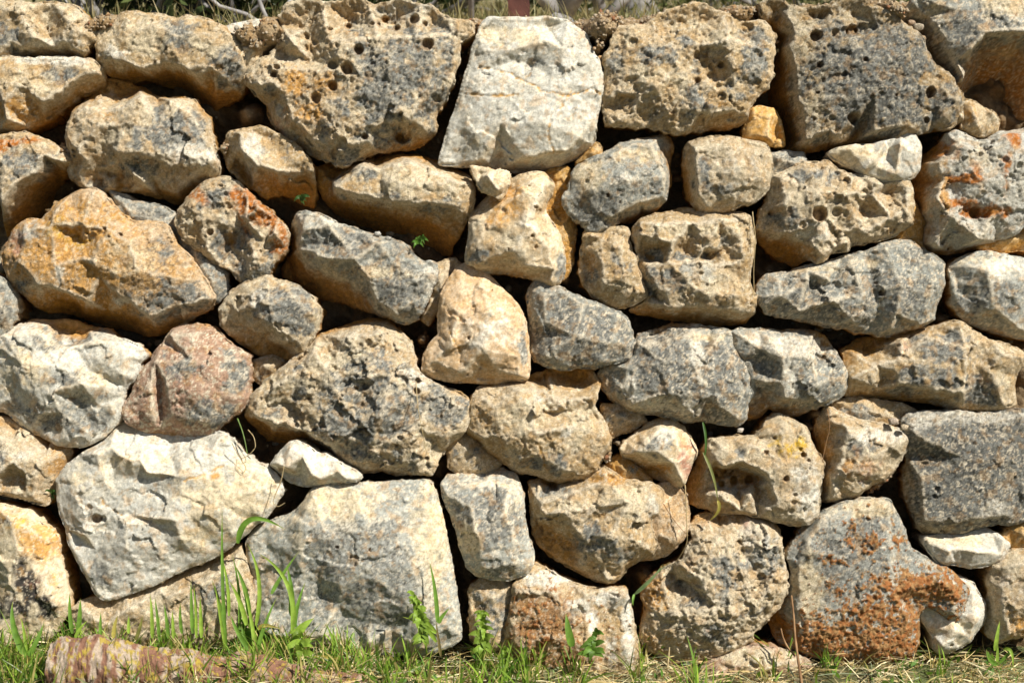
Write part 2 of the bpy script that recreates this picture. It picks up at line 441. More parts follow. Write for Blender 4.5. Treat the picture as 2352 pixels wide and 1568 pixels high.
# ================================================================ the stones of the wall
stone("tan stone with a shallow oval hollow and tiny holes in its face, topmost left",
 "-20,6 20,3 56,7 79,11 118,8 169,14 186,25 197,39 208,62 221,76 221,93 205,104 197,124 180,134,-50 157,129,-60 112,134,-70 56,129,-60 34,131,-50 0,132 -20,132",
 "20,25 60,22 150,30 60,50,4 170,60,6 105,64,-16 90,50,-12 40,70 90,95,8 190,80,6 30,100 150,100,4 60,112,-4 130,112,-6", 'tan', "g,15,90,30,25,.7 c,150,35,60,20,.8 c,60,20,60,14,.7 w,110,100,80,8,.7", holes="108,66,4 118,71,3 75,60,8,.8", A=.8)
stone("stone with a pale upper edge and ochre lower left, under the oval-hollow stone",
 "-20,131 37,132 84,135 146,131 180,136 214,138 228,152 237,174,-30 230,194,-60 197,208,-60 174,214,-60 157,228,-50 140,242,-50 118,256,-50 93,273,-50 65,290,-50 39,298,-50 17,305,-50 -20,304,-50",
 "225,170 190,182 155,203 100,150,-6 60,200,8 110,235,5 20,240,8 30,280,5 160,155,0 200,155,2", 'tan', "o,30,250,45,32,1 w,130,141,90,9,.9 c,60,200,80,30,.6 g,150,180,50,16,.4")
stone("olive grey wedge with two rust streaks near its top, at the left edge",
 "-20,315 56,304 84,312 112,323 135,337 153,357 163,371,-25 146,387,-50 121,401,-80 107,415,-100 93,432,-110 84,449,-110 81,474,-110 65,491,-110 48,505,-100 17,525,-100 0,536,-100 -20,541,-100",
 "150,373 90,398,3 45,428,3 10,470 60,340 110,360,5 20,390,6 70,455,-70 40,485,-60", 'tan', "g,70,380,70,40,.55 c,90,340,60,20,.6 r,25,330,25,7,1 r,78,325,20,7,.9 r,4,345,12,9,1", A=.7)
stone("long weathered stone with an undercut belly, second along the top course",
 "223,79 233,70 253,62 270,45 281,34 304,28 323,28 337,34 366,34 405,44 433,37 461,42 489,51 515,65 534,82 551,104 561,127 565,157 560,191,-40 551,208,-50 534,217,-70 506,225,-80 478,235,-90 450,228,-110 430,219,-120 416,202,-120 394,188,-115 374,180,-105 360,180,-100 323,169,-70 281,176,-80 253,172,-70 233,157,-40 225,135 223,107",
 "245,140 285,145,2 332,163 380,147 425,155,-2 455,176,-10 495,160 300,80,5 360,70,8 420,90,8 480,80 520,130 400,110,8 420,188,-65 470,207,-45 490,214,-35 520,180,-12 532,200,-20", 'tan', "c,330,90,60,40,.8 g,400,90,30,50,.6 g,530,170,40,40,.8 o,500,160,20,12,.6 g,400,140,40,10,.5 c,480,110,40,30,.6 w,270,130,25,14,.8", A=.9, grey=.06)
stone("flat whitish stone lying back on the wall top beside the clay",
 "500,58 540,46 588,37 622,48 645,62 640,80 600,84 560,84 520,80", "560,54,-10 600,52,-10 570,68 620,66", 'white', "", f=-60, kind='smooth', T=150)
stone("small cream stone squeezed beside the big pitted block, below yellow clay",
 "540,100 568,94 588,97 602,104 598,124 590,146 572,169 560,190 546,160 536,130", "565,110,3 590,112,3 575,130,3 560,150", 'cream', "", f=-22, kind='smooth')
stone("largest pitted block of the top course, riddled with holes and stained orange on its left",
 "655,14 669,6 697,0 726,0 737,8 776,4 796,3 810,-3 830,-3 847,11 889,11 900,3 917,-3 931,3 967,11 990,13 1007,28 1027,42 1055,48 1080,48 1091,59 1088,76 1077,87 1055,96 1055,124 1052,146 1041,169 1046,180 1035,200 1018,242,-40 1004,253,-40 1001,270,-40 1001,298,-45 990,312,-50 967,326,-60 939,337,-60 903,342,-50 869,349,-45 849,352,-45 821,366,-40 796,377 785,384 771,377 754,368 731,363,-40 714,354,-45 700,340,-45 678,326,-40 658,318,-40 633,292,-40 622,276,-40 610,253,-50 609,239,-50 593,225,-40 579,208,-40 563,191 565,174 574,157 599,141 615,127,-35 630,105,-40 640,73,-40 645,53,-40 638,39 650,28",
 "700,60,-20 800,40,-25 900,45,-25 1000,60,-20 670,100,8 665,130,-12 720,140,-8 760,100,10 870,95,15 960,95,15 1040,80 640,160,5 700,165,5 800,170,15 900,160,25 1000,150,15 620,195,10 605,200,5 660,215,8 700,220,10 800,230,20 900,230,25 980,220,10 680,280,10 780,290,20 860,300,15 880,285,18 940,280,15 720,320,5 790,340,15 850,330,10",
 'cream', "g,930,190,120,100,.75 c,760,150,100,50,.6 g,1000,120,40,40,.7 g,850,225,50,40,.55 g,750,290,40,20,.5 g,880,330,60,14,.6 g,800,355,50,14,.6 g,620,210,20,20,.6 o,683,188,22,28,1 o,745,200,30,25,.7 o,720,265,40,25,.75 p,650,290,30,30,.5 o,840,90,60,20,.3 l,940,30,60,20,.6", kind='karst', A=1.0,
 holes="799,60,9 883,44,9 953,48,13,1.6 976,58,7 911,66,8 828,122,12 984,111,14,1.6 768,157,13,1.5 801,166,15,1.8 768,205,12 731,232,13,1.6 922,306,24,1.3 916,312,11,2.5 790,336,13,1.2 841,318,8 1001,228,10,1.2 700,84,11,1.2 683,92,10,1.1 633,176,8 650,160,8,1 858,60,5 870,58,5 640,160,7 760,72,6 700,112,9,1 725,100,8,1", name='wall_stone')
stone("tall smooth whitish block with orange-edged hairline cracks, standing in the top course",
 "1122,42 1102,62 1097,84 1085,112 1077,149 1066,183 1057,217 1046,253 1035,281 1026,307 1021,332 1012,360 1008,378,-25 1057,381,-30 1110,381,-40 1139,387,-55 1195,391,-60 1226,391,-60 1260,387,-60 1288,376,-50 1311,365,-50 1336,356,-50 1356,349,-50 1364,332,-40 1368,295 1371,262 1381,239 1384,202 1384,169 1375,141 1364,127 1356,104 1347,82 1327,67 1305,51 1282,45 1254,39 1220,44 1187,42 1159,44 1130,42",
 "1110,70,-10 1180,72,-4 1225,60,-8 1260,60,-15 1250,100,5 1110,120 1180,122,5 1290,120,5 1340,130 1100,165,-2 1195,145,-3 1215,150,-6 1100,200,5 1200,195,5 1300,200,8 1370,200 1060,300 1090,310,6 1150,290,10 1250,290,15 1350,290 1110,366 1205,367,4 1265,353,5 1330,320,5 1300,350,2 1070,300,3",
 'white', "g,1215,155,30,26,.62 l,1200,250,150,110,.28 c,1170,85,80,25,.7 c,1080,340,30,30,.5", kind='smooth', A=1.0, stain=.35, fleck=.25,
 cracks=("1102,157 1139,163 1173,174 1195,186 1212,197 1229,201 1240,214 1271,219 1299,225 1333,217 1356,208 1378,217", "1060,217 1110,225 1190,224", "1262,282 1275,262 1290,250 1310,215", "1262,282 1258,315 1270,350"))
stone("rough grey and tan block with a humped top, right of the whitish block",
 "1415,63 1440,60 1482,59 1496,48 1510,34 1541,22 1575,15 1591,6 1608,10 1630,21 1658,28 1681,37 1715,51 1748,48 1765,62 1778,82 1779,118 1775,146 1775,174 1768,197 1743,219 1726,239 1717,267 1715,278,-40 1695,287,-50 1667,294,-55 1630,295,-50 1602,301,-40 1574,308 1560,309 1540,306 1518,298 1481,292 1443,294 1420,290 1395,290 1389,270 1384,247 1384,217 1389,191 1386,157 1385,132 1400,110 1409,84",
 "1450,85 1540,60,-10 1620,50,-15 1700,75,-5 1500,110,5 1600,110,8 1665,105,20 1740,110,5 1430,150,5 1550,160,12 1620,150,-4 1730,160,8 1415,215,6 1440,240,-8 1470,225,8 1500,215,18 1580,200,10 1680,210,10 1420,280,2 1450,265 1530,255,8 1600,265,10 1680,260,5 1520,235,5",
 'tan', "g,1500,140,70,40,.5 g,1620,250,70,40,.5 g,1580,110,50,30,.5 c,1500,200,60,40,.8 c,1660,105,50,30,.7 c,1440,90,40,20,.6 c,1600,60,60,20,.6 g,1730,130,30,60,.5 o,1650,245,20,8,.7", kind='karst', A=.95, grey=.08,
 holes="1598,191,7 1599,132,9,1.5 1636,182,17,.7 1616,125,12,.8 1669,53,12,.7 1714,65,15,.7 1653,228,10,1 1450,104,13,.8 1681,267,11,.8 1645,205,9,.9 1660,205,8,.9 1652,155,8 1735,130,12,.6")
stone("dark grey squarish block with round bored holes and a long slot near its top",
 "1740,11 1751,1 1785,-2 1799,3 1810,14 1841,20 1872,20 1911,11 1940,-2 1978,-3 1989,11 2017,18 2040,25 2059,42 2085,59 2107,76 2121,98 2130,121 2138,141 2152,155 2172,166 2191,183 2197,200 2210,219 2211,239 2203,267 2186,290 2163,297 2140,290 2136,302 2113,307 2082,307 2059,317 2031,321,-40 2011,323,-50 1961,326,-60 1933,330,-65 1916,334,-65 1876,341,-60 1837,345,-60 1816,341,-80 1808,309,-120 1794,253,-130 1777,219,-130 1772,183,-130 1777,146,-130 1777,118,-120 1783,84,-100 1778,56,-60 1762,46,-40 1750,30",
 "1785,30,-20 1806,36 1822,75 1812,115 1824,165 1828,215 1843,262 1850,322,-5 1900,60 1880,36,-18 1960,30,-20 2030,60,-10 1900,140,8 2000,140,8 2080,130,5 1900,230,8 2000,230,10 2100,220,5 2140,235,-4 2150,200 2190,240,8 1900,300 2000,304,5 2080,290 2160,275,5 1917,316,-5",
 'tan', "g,2000,200,120,100,.78 g,1900,80,60,50,.45 c,1840,80,26,60,.8 c,1860,240,30,60,.6 c,1960,40,60,20,.6 c,1830,20,60,12,.6 g,2170,250,30,30,.5", kind='karst', A=.72, grey=.12, fleck=.8, mat=M_CRUST,
 holes="1870,86,14 1916,82,13,1.3 1936,77,14,1.5 1958,72,15,1.6 1980,67,15,1.5 2002,61,12,1 2131,215,13 1955,274,14 2124,278,7 1877,156,7 1896,38,17,.6 1915,30,12,.6 1980,143,6 1933,177,8,1.2 1872,218,4 2051,224,4 1916,325,9,1 2013,312,9,1 1905,276,7,1")
stone("huge dark grey boulder with white flecks and a shaded rounded belly, top right corner",
 "2062,39,-50 2076,25,-40 2093,6 2099,-8 2400,-8 2400,281,-120 2352,278,-130 2315,267,-130 2290,247,-130 2270,239,-130 2242,214,-120 2225,191,-80 2211,186 2200,188,-25 2191,174,-60 2172,152,-70 2152,124,-70 2132,101,-70 2124,73,-65 2115,51,-60 2090,38,-50",
 "2130,38,-15 2145,60,-8 2165,90,-5 2190,140,-4 2200,30 2300,20 2370,40 2208,178 2222,120,8 2253,84,12 2300,80,10 2370,78,10 2270,120,-50 2340,130,-55 2240,150,-45 2330,200,-100 2270,200,-100",
 'lgrey', "g,2200,80,80,60,.8 c,2320,15,60,25,.9 c,2130,35,40,20,.5 w,2200,130,20,40,.4 c,2330,115,22,12,.8 l,2330,60,60,20,.4 b,2320,200,90,80,.8", stain=.35, kind='norm', fleck=1.0, grey=.12, A=.8)
stone("stone with a bumpy cream face and grey right flank, below the undercut top stone",
 "236,174,-60 276,180,-70 309,191,-70 337,208,-60 354,219,-50 388,222,-45 427,222,-45 444,228,-45 458,247,-45 475,270,-45 484,304,-40 495,349 506,377 503,397,-30 489,416,-40 461,420,-60 439,437,-80 416,462,-90 394,462,-80 366,451,-70 332,444,-60 298,437,-50 264,436,-50 233,436,-45 197,432,-40 174,421,-40 157,404,-40 152,387,-40 160,366,-35 157,332 153,309 160,281 160,259,-40 174,239,-50 197,219,-60 219,202,-60 233,186,-60",
 "200,250,-3 240,258 290,245,5 335,225,5 395,232 440,262 470,312 280,215,-40 230,300,12 250,325,4 300,290,15 370,290,12 420,330,10 190,345,10 280,350,15 350,360,12 430,360,10 485,372,6 425,392 280,372,2 200,372,2 220,395,-18 270,400,-24 340,400,-16 330,420,-8 400,440,-20 440,412,-10 180,400,-10 250,425,-8",
 'cream', "p,220,270,60,30,.3 g,400,330,60,30,.8 g,440,300,40,40,.75 g,200,420,40,20,.8 g,330,385,60,20,.7 w,455,362,45,22,1 o,230,265,50,20,.6 g,370,265,30,15,.5 c,300,420,80,12,.7", A=1.1)
stone("small tan stone with a bright ridge across it, under the pitted block's left end",
 "527,305 560,298 600,290 625,300 660,320 690,340 712,365 720,395 720,440,-60 712,470,-70 690,465,-80 665,450,-80 640,440,-70 600,448,-60 570,430,-50 545,410,-45 520,385,-40 513,350,-40 520,325",
 "555,308,5 562,350,10 600,383,12 645,397,5 655,380,-2 640,350,-8 612,315,-12 595,310,-10 700,395,-12 532,350,-10 560,400,-28 620,420,-30 690,430,-45", 'tan', "w,585,350,18,40,.9 g,630,335,40,25,.6 o,620,425,90,30,.6", A=.8)
stone("round stone with a bright orange lichen crust on its upper right, between two larger stones",
 "408,491 427,460 450,435 478,415 506,407 529,410 548,421 571,441 588,458 605,472 636,503 658,522 665,542 658,570 644,592 630,606 616,626 602,637 585,649 568,654,-30 551,646,-30 529,621,-35 506,609,-35 478,595,-35 456,576,-35 439,562,-30 419,547 408,525 406,508",
 "440,480,5 480,440 530,430 470,500,8 500,510 600,480,12 640,540,10 570,500,10 545,500,-10 520,560,-28 545,590,-20 560,530,-15 590,590,5 570,630,-5 480,570,-5 610,555,-5", 'cream', "r,595,480,45,40,1 r,645,545,18,40,.9 r,450,450,30,20,.6 g,500,455,30,35,.8 g,570,625,50,35,.8 g,540,560,40,40,.7 g,600,520,30,20,.5", kind='karst', A=.9, holes="486,535,8 510,430,7,1 520,450,8,1 525,475,9,1 605,600,7,1 600,580,6,1")
stone("large orange brown boulder with a grey lower right corner, left part of the wall",
 "8,581 22,553 31,533 51,511 67,504 96,505 118,483 135,466 163,449 191,436 219,434 236,443 253,463 276,488 310,512 340,508 385,515 394,536 408,559 439,592 461,626 478,652 495,685 489,697,-30 461,716,-50 416,739,-60 385,753,-70 349,767,-80 323,772,-80 298,764,-90 270,756,-95 236,750,-100 202,741,-100 169,730,-95 141,719,-90 118,713,-80 93,713,-70 73,705,-60 56,682,-45 34,663,-40 20,635 11,609",
 "70,530,5 140,480,5 220,450,5 130,520,12 200,520,12 180,545,-6 200,565 260,530,15 310,560,18 340,540,2 60,600,12 140,610,15 200,600,14 230,600,22 330,620,22 400,640,12 100,655,10 160,668,8 210,690,5 290,640,15 300,690,5 410,705 420,722,-10 350,725 240,715,-35 150,700,-50 310,740,-40 480,688 240,640,10",
 'peach', "o,150,560,150,80,.95 o,240,610,150,70,.8 o,180,700,130,30,.9 y,170,530,60,40,.5 g,370,690,85,42,1.0 g,370,590,45,50,.7 g,50,640,30,60,.55 l,80,540,30,30,.7 p,40,560,25,30,.6 w,290,690,40,8,.7 w,150,625,14,25,.7 c,320,600,60,50,.6", A=.95, holes="252,528,5 288,543,5 263,547,3", fleck=.35)
stone("slanting block with a grey top face and pale veins, right of the orange lichen stone",
 "672,502,-40 681,490,-30 703,487 731,491 754,502 776,514 804,522 832,533 861,539 883,547 911,553 931,561 939,575 956,592 976,604 990,597 1001,604 1005,620 1003,643 993,657 987,677 976,699 967,719 953,736,-30 936,743,-40 908,736,-40 875,725,-50 847,716,-60 804,702,-75 771,691,-85 726,682,-90 692,666,-95 664,649,-95 636,632,-95 630,612,-95 647,592,-90 661,570,-80 667,536,-60",
 "712,494 700,530 685,570,-10 760,520,10 800,568,9 740,558 870,560,10 860,600,4 820,600,12 730,588,6 770,596,8 905,600,5 920,660,6 960,640,6 850,640,10 740,630,-22 790,650,-26 700,620,-32 870,690 905,718 950,700 835,672,-22",
 'lgrey', "g,800,560,100,26,.9 g,920,670,60,50,.75 g,900,620,60,20,.6 c,860,630,60,14,.7 w,750,505,60,12,.8 c,740,640,90,40,.5 w,990,640,12,40,.7", A=.85)
stone("mottled tan block with a dark undercut base, beneath the pitted block",
 "722,381,-60 740,372,-70 790,365,-80 840,345,-90 900,340,-80 960,350,-75 1020,372,-65 1050,388,-55 1075,405,-40 1090,430 1090,460 1078,490,-30 1062,520,-50 1050,545,-60 1035,565,-80 1030,583,-95 1000,575,-110 960,560,-115 920,548,-115 870,530,-110 830,512,-105 790,495,-100 760,480,-90 735,450,-75 722,425,-65",
 "775,435 830,450,5 875,458,5 930,468,5 990,466,5 1040,475,5 1062,490 804,410 830,387 875,390 942,372 990,388,-2 1043,418,5 1080,425 900,420,12 980,430,12 755,410,-35 800,378,-35 760,450,-35 850,490,-45 950,515,-55 1020,525,-35",
 'tan', "g,850,405,22,20,.9 c,920,420,60,30,.9 c,1000,420,60,30,.8 g,900,450,40,14,.7 g,1030,470,40,16,.6 g,770,400,30,40,.6 w,1000,470,60,10,.4 o,850,500,100,30,.5", A=.9)
stone("thin sharp cream flake lying on the neck of the bone-shaped stone",
 "1081,384 1102,389 1130,395 1156,397 1168,398 1166,410 1172,424 1158,446 1150,460 1140,455 1125,448 1110,443 1097,424 1088,401",
 "1120,410,6 1148,415 1145,440,4 1105,405,-10", 'cream', "", f=30, kind='smooth', T=50, name='stone_flake', round_=5)
stone("bone-shaped cream stone with a narrow waist and an orange stain",
 "1150,425,-40 1167,415,-30 1195,404 1223,397 1249,397 1260,410 1274,427 1266,446,-25 1254,466,-25 1252,486,-25 1260,502 1271,517 1285,539 1291,564 1297,592 1297,626 1285,649 1271,660 1254,657,-30 1235,646,-40 1215,637,-45 1187,632,-45 1159,626,-45 1131,626,-40 1102,623,-35 1090,612 1071,604 1070,581 1077,550 1080,516 1078,500,-30 1102,470,-40 1125,446,-40",
 "1220,420,5 1250,425,5 1200,450,10 1235,470,12 1160,470,5 1130,520,10 1210,520,18 1100,560,5 1180,580,15 1260,570,8 1110,600 1200,610,5 1270,620,5 1265,645", 'cream', "o,1165,470,26,38,1 o,1140,510,22,22,.8 g,1105,590,25,20,.6 g,1290,610,12,40,.6 w,1200,540,60,40,.5", kind='smooth', A=1.3, holes="1230,480,4 1240,485,3 1222,545,4 1230,570,4 1168,574,3 1215,430,3", fleck=.2)
stone("shaded brown stone set back behind the waist of the bone-shaped stone",
 "1235,400 1270,385 1305,380 1325,420 1325,470 1322,540 1318,600 1300,640 1260,650 1230,600 1235,500", "1280,430 1290,530,3 1270,600", 'ochre', "", f=-45)
stone("grey and cream stone with a dropped lower left corner, under the rough humped block",
 "1308,441 1311,402 1327,382 1361,363 1398,349 1420,332,-30 1451,321,-35 1491,315,-40 1524,307,-50 1547,315,-60 1548,349,-60 1541,374,-60 1545,401,-60 1544,424,-55 1535,438,-45 1528,460,-30 1516,474,-45 1496,488,-60 1468,500,-70 1448,508,-70 1426,503,-45 1414,514,-30 1395,525 1370,536 1350,531 1327,508 1305,491 1294,474 1291,457 1302,441",
 "1450,332,-2 1492,335 1512,375 1527,410 1523,452,-4 1340,395 1400,370,8 1440,420,15 1350,440,10 1320,460 1380,510 1418,490,4 1470,468 1535,360,-30 1480,488,-45",
 'lgrey', "g,1365,480,60,45,1 g,1450,430,70,40,.5 c,1350,400,40,40,.8 c,1460,360,60,20,.7 w,1430,410,14,8,.9", A=.7, holes="1394,452,4 1422,468,3 1347,420,5,1 1477,450,5,.8")
stone("compact squarish cream stone with a grey left edge, above the fissured block",
 "1574,337,-40 1580,326,-30 1608,321 1641,315 1681,316 1715,323 1743,329 1762,337 1771,363 1772,394 1768,432 1745,452 1726,471 1698,471 1681,480 1658,487,-30 1630,487,-30 1608,484,-40 1594,471,-45 1582,446,-60 1578,410,-60 1574,373,-50",
 "1592,345 1600,400 1602,450 1622,475,-3 1680,340,5 1750,350 1680,400,12 1740,410,5 1680,450,5", 'cream', "g,1610,410,18,50,.8 g,1640,440,30,30,.6 l,1690,400,60,50,.5", A=.75)
stone("orange brick-like chunk wedged between the two largest right-hand top blocks",
 "1709,318 1715,287 1723,262 1729,242 1757,243 1782,247 1796,270 1802,298 1806,332 1785,332 1760,329 1731,323", "1735,270 1770,262,2 1763,315,6 1725,310 1790,310,-12", 'ochre', "", f=-38, kind='smooth', T=150)
stone("knobbly cream stone with one large round hole in its middle",
 "1742,525,-40 1751,480,-35 1765,452,-30 1770,404 1806,393 1837,376 1848,372 1876,376 1899,370 1921,390 1944,398 1978,407 2011,412 2030,425 2067,417 2085,414 2093,432 2096,469 2094,514 2073,531,-30 2045,545,-35 2011,553,-35 1983,560,-35 1961,559,-35 1944,576 1927,576,-35 1905,584 1888,602 1874,604 1860,592,-40 1837,608,-70 1820,601,-75 1801,592,-75 1781,581,-75 1764,564,-70 1747,547,-60",
 "1790,410,5 1850,390 1900,385 1950,410,5 1800,470,12 1870,450,15 1940,450,12 2005,425,6 2000,450,2 1955,488,-2 2040,440,-22 1985,480,-18 2080,435,-4 2080,475 2040,505,2 1980,530,2 1870,520,18 1800,535,6 1860,560,8 1885,590,5 1900,570,5 1925,530,-4 1940,560 1850,565,-2 1800,558,-35 1830,585,-40",
 'cream', "g,1830,410,50,25,.5 g,1810,500,40,25,.6 g,1950,410,30,25,.5 o,1820,580,50,25,.7 w,1870,540,40,20,.7 w,2060,460,30,30,.4 g,1890,570,20,16,.4 o,1960,500,20,14,.5", kind='norm', A=1.15, grey=-.05, holes="1876,496,18 1917,490,12,1.4 1935,492,9,1 1917,463,10,1 1938,420,9,1.5 1919,400,6,1.5 1978,448,13,.7 1920,538,9,1 1769,491,6 1895,565,11,.6 1835,520,9,.7 1915,560,7,1")
stone("pale pointed shard with clean broken facets, wedged under the round-holed grey block",
 "1900,352,-30 1921,342 1947,337 1978,335 2006,332 2031,325 2056,323 2068,315 2087,307 2101,312 2114,337 2111,388 2096,408 2073,415 2040,419,-25 2011,411 1983,402 1961,388,-30 1933,374,-30 1913,363,-30",
 "2028,333 2040,340,-10 2058,335,10 2050,403,5 2008,385,-2 2000,373,6 1960,360,-5 1980,392,2 2083,400,-4 2095,355 1950,345,-2", 'white', "c,1960,360,60,30,.8", kind='smooth', A=.5, stain=.5, fleck=.1, round_=7)
stone("white quartz-like stone with rusty orange veins and a deep cavity, at the right edge",
 "2160,335,-60 2175,305,-30 2200,300 2220,312 2240,325 2262,325 2290,305 2352,298 2405,300 2405,530 2352,515 2330,540 2290,555,-40 2240,570,-60 2190,580,-60 2150,575,-60 2118,560,-80 2108,520,-100 2108,460,-100 2108,410,-100 2108,380,-90 2130,360,-80",
 "2195,330,3 2155,380 2158,420 2140,460,4 2138,560 2230,360,8 2300,330,5 2350,350,5 2250,420,12 2330,430,10 2200,475,2 2170,500,8 2235,505,-8 2280,490,2 2350,490 2240,550,5",
 'white', "r,2200,415,45,9,.95 r,2180,470,50,9,.8 r,2250,490,70,10,.9 c,2240,360,60,30,.5 r,2322,322,16,14,1 r,2165,350,30,20,.8 r,2300,380,10,40,.6 r,2230,400,10,30,.6 o,2160,450,14,80,.7 g,2270,430,50,40,.25", kind='norm', A=1.25, fleck=.2, grey=-.22, holes="2235,488,15,2 2215,480,11,1.5 2255,495,10,1.3 2200,490,9,1.3 2330,385,9,1 2300,370,8,1 2240,360,7,1")
stone("glossy orange wedge jutting out under the rust-veined white stone",
 "2250,566 2292,545 2345,520 2405,510 2405,580 2350,572 2310,578 2275,574", "2300,555 2350,545", 'ochre', "", f=-40, kind='smooth')
stone("long grey boulder like a fish, with a scooped hollow and two tiny holes",
 "1738,660,-35 1754,637,-35 1764,630,-35 1806,626,-35 1848,612,-35 1890,604,-35 1933,590,-35 1989,578,-30 2017,564,-30 2045,554,-30 2073,553,-30 2093,552,-35 2107,561,-35 2130,575,-35 2152,592,-30 2166,606 2168,643 2158,677 2146,705 2145,733,-25 2118,753,-40 2087,763,-50 2051,771,-45 2017,769,-40 1983,763,-40 1947,755,-40 1905,749,-40 1862,740,-40 1820,731,-35 1785,723,-35 1764,721,-35 1748,705 1740,680",
 "1785,643,-5 1850,622,-2 1950,598,-2 2030,572 2075,563,-5 2085,598 2140,605 1790,680,8 1845,645,10 1862,660,-6 1905,655,-6 1890,640,4 1900,690,12 1960,640,8 2000,665 2015,715,-8 1975,680,8 2060,660,12 2050,720,8 2130,680,5 1830,712,5 1950,735,4 2040,755 2110,745,-4",
 'lgrey', "g,1850,700,90,40,.9 g,2050,680,90,60,.65 g,1960,720,50,30,.7 g,2110,585,30,16,.9 w,1880,640,80,8,.5 c,1850,618,80,7,.8 c,1990,600,60,14,.6 o,2105,755,25,8,.7", A=.8, holes="2019,674,7 2007,651,4 1866,652,16,.5 1915,658,13,.5", fleck=.9)
stone("pale grey stone with a square-cut left shoulder, right edge at mid height",
 "2183,615,-35 2194,600,-35 2236,581,-30 2270,578 2312,587 2352,595 2405,600 2405,790 2352,778,-40 2312,769,-45 2270,755,-45 2228,743,-40 2203,719,-35 2189,691,-30 2186,654",
 "2270,592,-2 2225,612 2228,640 2260,622,10 2262,655,10 2270,700,6 2200,655,-8 2232,725,-10 2285,715,5 2340,620,5 2350,700 2340,755,-5 2395,650", 'lgrey', "g,2220,700,40,35,1 g,2300,690,40,40,.8 w,2280,620,60,25,.7 c,2230,600,40,14,.6", kind='smooth', A=1.0, fleck=.5)
stone("tan stone with a vertical crack on its right, left companion of the fissured block",
 "1341,542 1344,528,-30 1384,532,-30 1400,522 1440,524 1446,536 1442,553 1453,581 1466,598 1464,615 1473,643 1484,671 1484,682 1462,696,-30 1426,708,-35 1398,702,-40 1372,688,-40 1353,671,-40 1339,651,-40 1332,629,-40 1333,606,-40 1336,570,-35",
 "1380,545 1382,600,6 1385,650,6 1380,672,-5 1420,570,5 1430,630,10 1440,670,2 1350,600,-18 1350,650,-22", 'tan', "g,1430,620,40,30,.6 g,1360,640,24,24,.7 c,1430,650,40,20,.6 o,1350,600,20,30,.6", A=.9)
stone("broad fissured block with an overhanging ledge across its upper third",
 "1452,545 1454,525,-30 1468,505,-30 1500,494,-40 1574,478,-50 1630,482,-45 1709,490,-30 1723,502 1726,531 1734,547 1729,587 1723,621 1720,649 1731,671 1738,685 1731,719,-30 1715,739,-50 1698,745,-60 1658,744,-65 1616,741,-65 1560,735,-65 1504,724,-60 1460,718,-55 1446,712,-50 1480,695,-30 1492,668,-30 1480,637 1469,612 1468,592 1460,570",
 "1470,515,6 1530,517,6 1590,514,6 1650,507,6 1715,500 1465,545,8 1540,562,10 1620,570,8 1700,550,4 1490,590,-25 1570,582,-16 1620,588,-22 1660,580,-12 1480,606,-6 1530,606,4 1600,598,4 1650,610,6 1700,600,2 1500,650,5 1600,670,12 1680,680,8 1500,698 1540,707 1570,700,3 1640,706,2 1700,717,-2",
 'tan', "g,1560,660,90,50,.45 g,1530,650,50,40,.7 g,1640,690,50,20,.5 g,1560,590,80,14,.6 c,1600,530,120,14,.8 c,1620,640,70,50,.6 g,1640,540,40,20,.4 o,1530,710,90,10,.6 l,1600,620,60,30,.6", kind='norm', A=1.15, holes="1622,580,9,1.5 1600,612,8,1 1605,630,6,1.2 1580,600,8,1", fleck=.5)
stone("cone-shaped peach stone tapering upward, in the centre of the wall",
 "1070,602,-40 1085,605,-40 1115,625,-35 1140,650,-30 1165,675 1190,700 1205,735 1212,775 1216,840 1213,870 1180,874,-30 1130,880,-35 1080,878,-35 1030,876,-35 990,865,-30 970,850 975,815 990,785 1008,770 1008,720 1012,680 1025,650,-30 1045,620,-35",
 "1065,655,-2 1110,660 1055,720,10 1130,720,15 1180,760,5 1035,790,8 1060,810,2 1110,800,15 1190,820,5 1000,830 1060,855 1150,855 1190,860", 'peach', "g,1205,790,8,50,.7 w,1120,760,60,50,.6 o,1090,700,40,20,.4", kind='smooth', A=1.2, holes="1078,776,4 1130,668,3", fleck=.3, cracks=("1035,765 1055,800 1060,830",))
stone("blue grey stone with pale mottling and a straight sloping top, right of the cone-shaped stone",
 "1213,690,-40 1215,660,-40 1229,650,-35 1271,655 1282,656 1299,668 1333,682 1370,696 1400,710 1429,722 1443,736 1451,761 1458,789 1455,800 1451,817 1434,828 1398,836 1367,843 1327,845 1294,849 1271,845,-25 1249,839,-30 1229,828,-35 1218,808,-40 1217,763,-45",
 "1250,682 1252,740 1254,818 1290,670 1340,702,5 1420,730 1320,770,12 1400,790,8 1290,832 1380,830 1248,760,-10", 'lgrey', "g,1350,770,100,60,.7 g,1240,800,20,50,.8 w,1300,740,60,30,.3", A=.6, fleck=1.0, grey=.1)
stone("grey-faced rounded stone with a cream band and ochre underside, left of centre",
 "503,710,-30 515,690,-30 535,665,-30 560,650 602,637 615,632 635,645 665,648 690,660 720,685 735,705 738,730 730,755 715,780 700,810,-30 680,825,-50 640,825,-60 600,820,-60 575,808,-60 550,790,-55 525,770,-45 505,745,-35",
 "590,678,5 597,708,6 560,712,2 620,642 620,700,12 680,680,8 715,720,5 655,760,9 612,735,6 685,785 645,782,-4 560,750,-18 600,780,-25 640,803,-40 530,720,-10", 'cream', "g,650,700,50,45,1 g,700,740,24,40,.8 w,600,680,16,40,.6 o,570,780,60,30,.5", A=.9)
